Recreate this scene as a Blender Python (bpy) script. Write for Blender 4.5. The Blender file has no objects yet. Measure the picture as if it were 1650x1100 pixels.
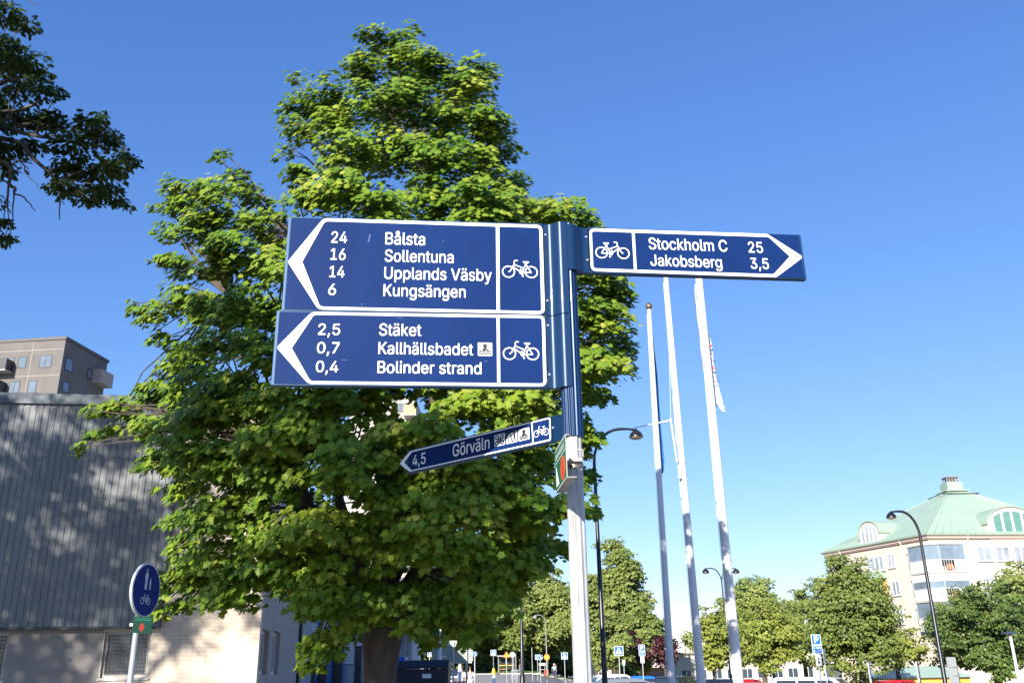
import bpy, math, random
import numpy as np
from mathutils import Vector, Matrix
R = math.radians
rng = np.random.default_rng(11)
random.seed(5)
sc = bpy.context.scene
COL = sc.collection

# ------------------------------------------------------------------ camera
F, PITCH, ROLL, EYE = 1431.5, R(20.131), R(-0.989), 1.65
cp, sp_, cr, sr = math.cos(PITCH), math.sin(PITCH), math.cos(ROLL), math.sin(ROLL)
_r, _f, _u = np.array([1, 0, 0.]), np.array([0, cp, sp_]), np.array([0, -sp_, cp])
CR, CU, CF = cr * _r + sr * _u, -sr * _r + cr * _u, _f
cam = bpy.data.cameras.new("camera")
cam.sensor_width = 36; cam.lens = 36 * F / 1650
cam.clip_start = 0.05; cam.clip_end = 3000
co = bpy.data.objects.new("camera", cam); COL.objects.link(co)
mw = Matrix.Identity(4)
for i in range(3):
    mw[i][0], mw[i][1], mw[i][2] = CR[i], CU[i], -CF[i]
mw[2][3] = EYE
co.matrix_world = mw
sc.camera = co

# ------------------------------------------------------------------ light
AZ, EL = R(22), R(23)
SUN = Vector((-math.sin(AZ) * math.cos(EL), -math.cos(AZ) * math.cos(EL), math.sin(EL)))
w = bpy.data.worlds.new("World"); sc.world = w; w.use_nodes = True
nt = w.node_tree
sky = nt.nodes.new("ShaderNodeTexSky"); sky.sky_type = 'NISHITA'; sky.sun_disc = False
sky.sun_elevation = EL; sky.sun_rotation = R(180) + AZ
sky.air_density = 1.0; sky.dust_density = 0.0; sky.ozone_density = 3.5; sky.altitude = 0
EXPO = 1.0
# per-channel response of the photograph's film to the sky's own colours
sep = nt.nodes.new("ShaderNodeSeparateColor"); com = nt.nodes.new("ShaderNodeCombineColor"); nt.links.new(sky.outputs[0], sep.inputs[0])
for i_, (ref, val, gm_) in enumerate(((.114, .108, 1.0), (.217, .272, .82), (.427, .735, .60))):
    p_ = nt.nodes.new("ShaderNodeMath"); p_.operation = 'POWER'; p_.inputs[1].default_value = gm_
    q_ = nt.nodes.new("ShaderNodeMath"); q_.operation = 'MULTIPLY'; q_.inputs[1].default_value = val * (.15 / ref) ** gm_ / .15 / 2 ** EXPO
    nt.links.new(sep.outputs[i_], p_.inputs[0]); nt.links.new(p_.outputs[0], q_.inputs[0]); nt.links.new(q_.outputs[0], com.inputs[i_])
nt.links.new(com.outputs[0], nt.nodes['Background'].inputs[0])
nt.nodes['Background'].inputs[1].default_value = 0.15
sl = bpy.data.lights.new("sun", 'SUN'); sl.energy = 5.0; sl.angle = R(0.53); sl.color = (1.0, 0.94, 0.84)
so = bpy.data.objects.new("sun", sl); COL.objects.link(so)
so.rotation_euler = (-SUN).to_track_quat('-Z', 'Y').to_euler()
so.location = (-10, -20, 30)
sc.view_settings.view_transform = 'Standard'; sc.view_settings.look = 'None'
sc.view_settings.exposure = EXPO; sc.view_settings.gamma = 1
sc.render.engine = 'CYCLES'
sc.cycles.max_bounces = 6; sc.cycles.transparent_max_bounces = 6
sc.cycles.use_denoising = True

# ------------------------------------------------------------------ helpers
def ray(px, py):
    d = CR * ((px - 825) / F) - CU * ((py - 550) / F) + CF
    return d
def at(px, py, Y):                       # point seen at photo pixel, at depth Y
    d = ray(px, py); d = d * (Y / d[1])
    return np.array([d[0], d[1], d[2] + EYE])
def sstep(t):
    t = min(1, max(0, t)); return t * t * (3 - 2 * t)
def gz(x, y):                            # terrain height: the car park lies lower than the path
    return -0.5 * sstep((x - 2) / 8) * sstep((y - 15) / 25) - 0.55 * sstep((x - 8) / 10) * sstep((y - 20) / 25) - 0.9 * sstep((x - 25) / 20) * sstep((y - 60) / 30) + 0.85 * sstep((y - 72) / 55) * (1 - sstep((x - 1) / 8))

MATS = {}
def mat(name, col, rough=0.6, metal=0.0, var=0.0, scale=3.0, bump=0.0, bscale=20.0, coat=0.0, spec=0.5, col2=None, stretch=(1, 1, 1)):
    if name in MATS: return MATS[name]
    m = bpy.data.materials.new(name); m.use_nodes = True
    t = m.node_tree; b = t.nodes['Principled BSDF']
    b.inputs['Roughness'].default_value = rough; b.inputs['Metallic'].default_value = metal
    b.inputs['Coat Weight'].default_value = coat; b.inputs['Specular IOR Level'].default_value = spec
    c = (*col, 1)
    b.inputs['Base Color'].default_value = c
    if var or bump:
        tc = t.nodes.new('ShaderNodeTexCoord'); mp = t.nodes.new('ShaderNodeMapping')
        mp.inputs['Scale'].default_value = stretch
        t.links.new(tc.outputs['Object'], mp.inputs[0])
    if var:
        n = t.nodes.new('ShaderNodeTexNoise'); n.inputs['Scale'].default_value = scale; n.inputs['Detail'].default_value = 6
        n.inputs['Roughness'].default_value = 0.65
        t.links.new(mp.outputs[0], n.inputs['Vector'])
        rp = t.nodes.new('ShaderNodeValToRGB')
        rp.color_ramp.elements[0].position = 0.3; rp.color_ramp.elements[1].position = 0.7
        c2 = col2 if col2 else tuple(x * (1 - var) for x in col)
        rp.color_ramp.elements[0].color = (*c2, 1)
        rp.color_ramp.elements[1].color = (*(tuple(min(1, x * (1 + var * .6)) for x in col) if not col2 else col), 1)
        t.links.new(n.outputs[0], rp.inputs[0]); t.links.new(rp.outputs[0], b.inputs['Base Color'])
    if bump:
        n2 = t.nodes.new('ShaderNodeTexNoise'); n2.inputs['Scale'].default_value = bscale; n2.inputs['Detail'].default_value = 5
        t.links.new(mp.outputs[0], n2.inputs['Vector'])
        bp = t.nodes.new('ShaderNodeBump'); bp.inputs['Strength'].default_value = bump; bp.inputs['Distance'].default_value = 0.02
        t.links.new(n2.outputs[0], bp.inputs['Height']); t.links.new(bp.outputs[0], b.inputs['Normal'])
    MATS[name] = m; return m

def leafmat(name, stops, trans=0.35, rough=0.45):
    m = bpy.data.materials.new(name); m.use_nodes = True
    t = m.node_tree; b = t.nodes['Principled BSDF']; o = t.nodes['Material Output']
    a = t.nodes.new('ShaderNodeAttribute'); a.attribute_name = 'tint'
    rp = t.nodes.new('ShaderNodeValToRGB'); el = rp.color_ramp.elements
    el[0].position, el[0].color = stops[0][0], (*stops[0][1], 1)
    el[1].position, el[1].color = stops[-1][0], (*stops[-1][1], 1)
    for p, c in stops[1:-1]:
        e = el.new(p); e.color = (*c, 1)
    t.links.new(a.outputs['Fac'], rp.inputs[0]); t.links.new(rp.outputs[0], b.inputs['Base Color'])
    b.inputs['Roughness'].default_value = rough; b.inputs['Specular IOR Level'].default_value = 0.22
    tr = t.nodes.new('ShaderNodeBsdfTranslucent')
    mx = t.nodes.new('ShaderNodeMixRGB'); mx.blend_type = 'MULTIPLY'; mx.inputs[0].default_value = 1
    mx.inputs[2].default_value = (1.0, 1.0, 0.45, 1); t.links.new(rp.outputs[0], mx.inputs[1]); t.links.new(mx.outputs[0], tr.inputs[0])
    ms = t.nodes.new('ShaderNodeMixShader'); ms.inputs[0].default_value = trans
    t.links.new(b.outputs[0], ms.inputs[1]); t.links.new(tr.outputs[0], ms.inputs[2]); t.links.new(ms.outputs[0], o.inputs[0])
    MATS[name] = m; return m

WL = {}
def tag(o, label=None, cat=None, group=None, kind=None):
    if label: o['label'] = label
    if cat: o['category'] = cat
    if group: o['group'] = group
    if kind: o['kind'] = kind
    return o
def thing(name, label, cat, loc, group=None):
    o = bpy.data.objects.new(name, None); COL.objects.link(o); o.empty_display_size = 0.2
    loc = Vector([float(c) for c in loc]); o.location = loc; WL[o.name] = loc
    return tag(o, label, cat, group)
def link_mesh(name, me, m, parent=None, loc=None):
    o = bpy.data.objects.new(name, me); COL.objects.link(o)
    if m is not None: me.materials.append(m)
    if parent is not None:
        o.parent = parent; WL[o.name] = WL[parent.name]
    else:
        l = Vector(loc) if loc is not None else Vector((0, 0, 0)); o.location = l; WL[o.name] = l
    return o

class MB:
    def __init__(s): s.v = []; s.f = []
    def add(s, vs, fs):
        n = len(s.v); s.v += [tuple(float(c) for c in p) for p in vs]; s.f += [tuple(i + n for i in f) for f in fs]; return s
    def box(s, c, d, yaw=0.0, top=1.0):
        cx, cy, cz = c; x, y, z = d[0] / 2, d[1] / 2, d[2] / 2; ca, sa = math.cos(yaw), math.sin(yaw); P = []
        for k, zz in ((1, -z), (top, z)):
            for sx, sy in ((-1, -1), (1, -1), (1, 1), (-1, 1)):
                a, b = sx * x * k, sy * y * k
                P.append((cx + a * ca - b * sa, cy + a * sa + b * ca, cz + zz))
        return s.add(P, [(3, 2, 1, 0), (4, 5, 6, 7), (0, 1, 5, 4), (1, 2, 6, 5), (2, 3, 7, 6), (3, 0, 4, 7)])
    def tube(s, pts, rad, n=8, caps=True):
        pts = [Vector([float(c) for c in p]) for p in pts]
        if not isinstance(rad, (list, tuple)): rad = [rad] * len(pts)
        vs = []; fs = []
        d0 = (pts[1] - pts[0]).normalized()
        ref = Vector((1, 0, 0)) if abs(d0.x) < 0.8 else Vector((0, 1, 0))
        a = d0.cross(ref).normalized()
        for i, p in enumerate(pts):
            if i == 0: d = pts[1] - pts[0]
            elif i == len(pts) - 1: d = pts[-1] - pts[-2]
            else: d = (pts[i + 1] - pts[i]).normalized() + (pts[i] - pts[i - 1]).normalized()
            d.normalize(); a = (a - d * a.dot(d))
            if a.length < 1e-5: a = d.orthogonal()
            a.normalize(); b = d.cross(a)
            for k in range(n):
                t = 2 * math.pi * k / n
                vs.append(p + (a * math.cos(t) + b * math.sin(t)) * rad[i])
        for i in range(len(pts) - 1):
            for k in range(n):
                k2 = (k + 1) % n
                fs.append((i * n + k, i * n + k2, (i + 1) * n + k2, (i + 1) * n + k))
        if caps:
            fs.append(tuple(range(n - 1, -1, -1))); m = (len(pts) - 1) * n; fs.append(tuple(m + k for k in range(n)))
        return s.add(vs, fs)
    def lathe(s, c, prof, n=20, ax=None):     # prof: (r, h) along axis
        ax = Vector(ax).normalized() if ax is not None else Vector((0, 0, 1))
        a = ax.orthogonal().normalized(); b = ax.cross(a); c = Vector([float(q) for q in c]); vs = []; fs = []
        for r, h in prof:
            for k in range(n):
                t = 2 * math.pi * k / n; vs.append(c + ax * h + (a * math.cos(t) + b * math.sin(t)) * max(r, 1e-4))
        for i in range(len(prof) - 1):
            for k in range(n):
                k2 = (k + 1) % n; fs.append((i * n + k, i * n + k2, (i + 1) * n + k2, (i + 1) * n + k))
        fs.append(tuple(range(n - 1, -1, -1))); m = (len(prof) - 1) * n; fs.append(tuple(m + k for k in range(n)))
        return s.add(vs, fs)
    def extrude(s, poly, z0, z1, yaw=0, org=(0, 0)):   # xy polygon (ccw) up in z
        ca, sa = math.cos(yaw), math.sin(yaw); n = len(poly)
        q = [(org[0] + x * ca - y * sa, org[1] + x * sa + y * ca) for x, y in poly]
        vs = [(x, y, z0) for x, y in q] + [(x, y, z1) for x, y in q]
        fs = [tuple(range(n - 1, -1, -1)), tuple(range(n, 2 * n))]
        for i in range(n):
            j = (i + 1) % n; fs.append((i, j, n + j, n + i))
        return s.add(vs, fs)
    def slab(s, pl, poly, n0, n1):             # (u,z) polygon on plane pl, from offset n0 to n1 (n1 nearer the viewer)
        n = len(poly)
        vs = [pl.pt(u, z, n0) for u, z in poly] + [pl.pt(u, z, n1) for u, z in poly]
        fs = [tuple(range(n - 1, -1, -1)), tuple(range(n, 2 * n))]
        for i in range(n):
            j = (i + 1) % n; fs.append((i, j, n + j, n + i))
        return s.add(vs, fs)
    def ring(s, pl, a, b, n0, n1):             # band between outlines a (outer) and b (inner)
        n = len(a)
        vs = [pl.pt(u, z, n1) for u, z in a] + [pl.pt(u, z, n1) for u, z in b] + [pl.pt(u, z, n0) for u, z in a] + [pl.pt(u, z, n0) for u, z in b]
        fs = []
        for i in range(n):
            j = (i + 1) % n
            fs += [(i, j, n + j, n + i), (2 * n + i, 2 * n + j, j, i), (n + i, n + j, 3 * n + j, 3 * n + i)]
        return s.add(vs, fs)
    def stroke(s, pl, pts, wd, nn, closed=False):   # flat ribbon
        P = [np.array(p, float) for p in pts]; m = len(P); L = []; Rr = []
        for i in range(m):
            if closed: d = P[(i + 1) % m] - P[i - 1]
            elif i == 0: d = P[1] - P[0]
            elif i == m - 1: d = P[-1] - P[-2]
            else: d = (P[i + 1] - P[i]) / (np.linalg.norm(P[i + 1] - P[i]) + 1e-9) + (P[i] - P[i - 1]) / (np.linalg.norm(P[i] - P[i - 1]) + 1e-9)
            d = d / (np.linalg.norm(d) + 1e-9); nv = np.array([-d[1], d[0]]) * wd / 2
            L.append(P[i] + nv); Rr.append(P[i] - nv)
        vs = [pl.pt(*q, nn) for q in L] + [pl.pt(*q, nn) for q in Rr]
        fs = [(m + i, m + (i + 1) % m, (i + 1) % m, i) for i in range(m if closed else m - 1)]
        return s.add(vs, fs)
    def build(s, name, m, parent=None, smooth=None, bevel=0, loc=None, solid=0):
        l = WL[parent.name] if parent is not None else (Vector(loc) if loc is not None else Vector((0, 0, 0)))
        me = bpy.data.meshes.new(name)
        me.from_pydata([(x - l.x, y - l.y, z - l.z) for x, y, z in s.v], [], s.f); me.validate(); me.update()
        if smooth is not None:
            me.shade_smooth(); me.set_sharp_from_angle(angle=R(smooth))
        o = link_mesh(name, me, m, parent, l)
        if bevel:
            b = o.modifiers.new('bevel', 'BEVEL'); b.width = bevel; b.segments = 2; b.limit_method = 'ANGLE'; b.angle_limit = R(40)
        if solid:
            b = o.modifiers.new('solid', 'SOLIDIFY'); b.thickness = solid; b.offset = 0
        return o

class Pl:                                    # vertical plane through org, direction yaw; normal faces the street side
    def __init__(s, org, yaw, flip=False):
        s.o = np.array(org, float); s.d = np.array([math.cos(yaw), math.sin(yaw), 0]); s.n = np.array([math.sin(yaw), -math.cos(yaw), 0]); s.yaw = yaw
        if flip: s.n = -s.n
    def pt(s, u, z, n=0.0):
        p = s.o + s.d * u + s.n * n; return (p[0], p[1], z)
    def uz(s, px, py, n=0.0):
        d = ray(px, py); o = np.array([0, 0, EYE]); t = s.n @ (s.o + s.n * n - o) / (s.n @ d); p = o + d * t
        return ((p - s.o) @ s.d, p[2])

def rpoly(pts, rad, n=5):
    out = []; m = len(pts)
    for i in range(m):
        p = np.array(pts[i], float); a = np.array(pts[i - 1], float) - p; b = np.array(pts[(i + 1) % m], float) - p
        la, lb = np.linalg.norm(a), np.linalg.norm(b); a /= la; b /= lb
        r = rad[i] if isinstance(rad, (list, tuple)) else rad
        ang = math.acos(max(-1, min(1, a @ b))); t = min(r / math.tan(ang / 2), la * .48, lb * .48)
        p0, p1 = p + a * t, p + b * t
        for k in range(n + 1):
            q = k / n; out.append(tuple((1 - q) ** 2 * p0 + 2 * q * (1 - q) * p + q * q * p1))
    return out
def arc(c, r, a0, a1, n=16, ry=None):
    return [(c[0] + r * math.cos(R(a0 + (a1 - a0) * k / n)), c[1] + (ry or r) * math.sin(R(a0 + (a1 - a0) * k / n))) for k in range(n + 1)]

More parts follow.
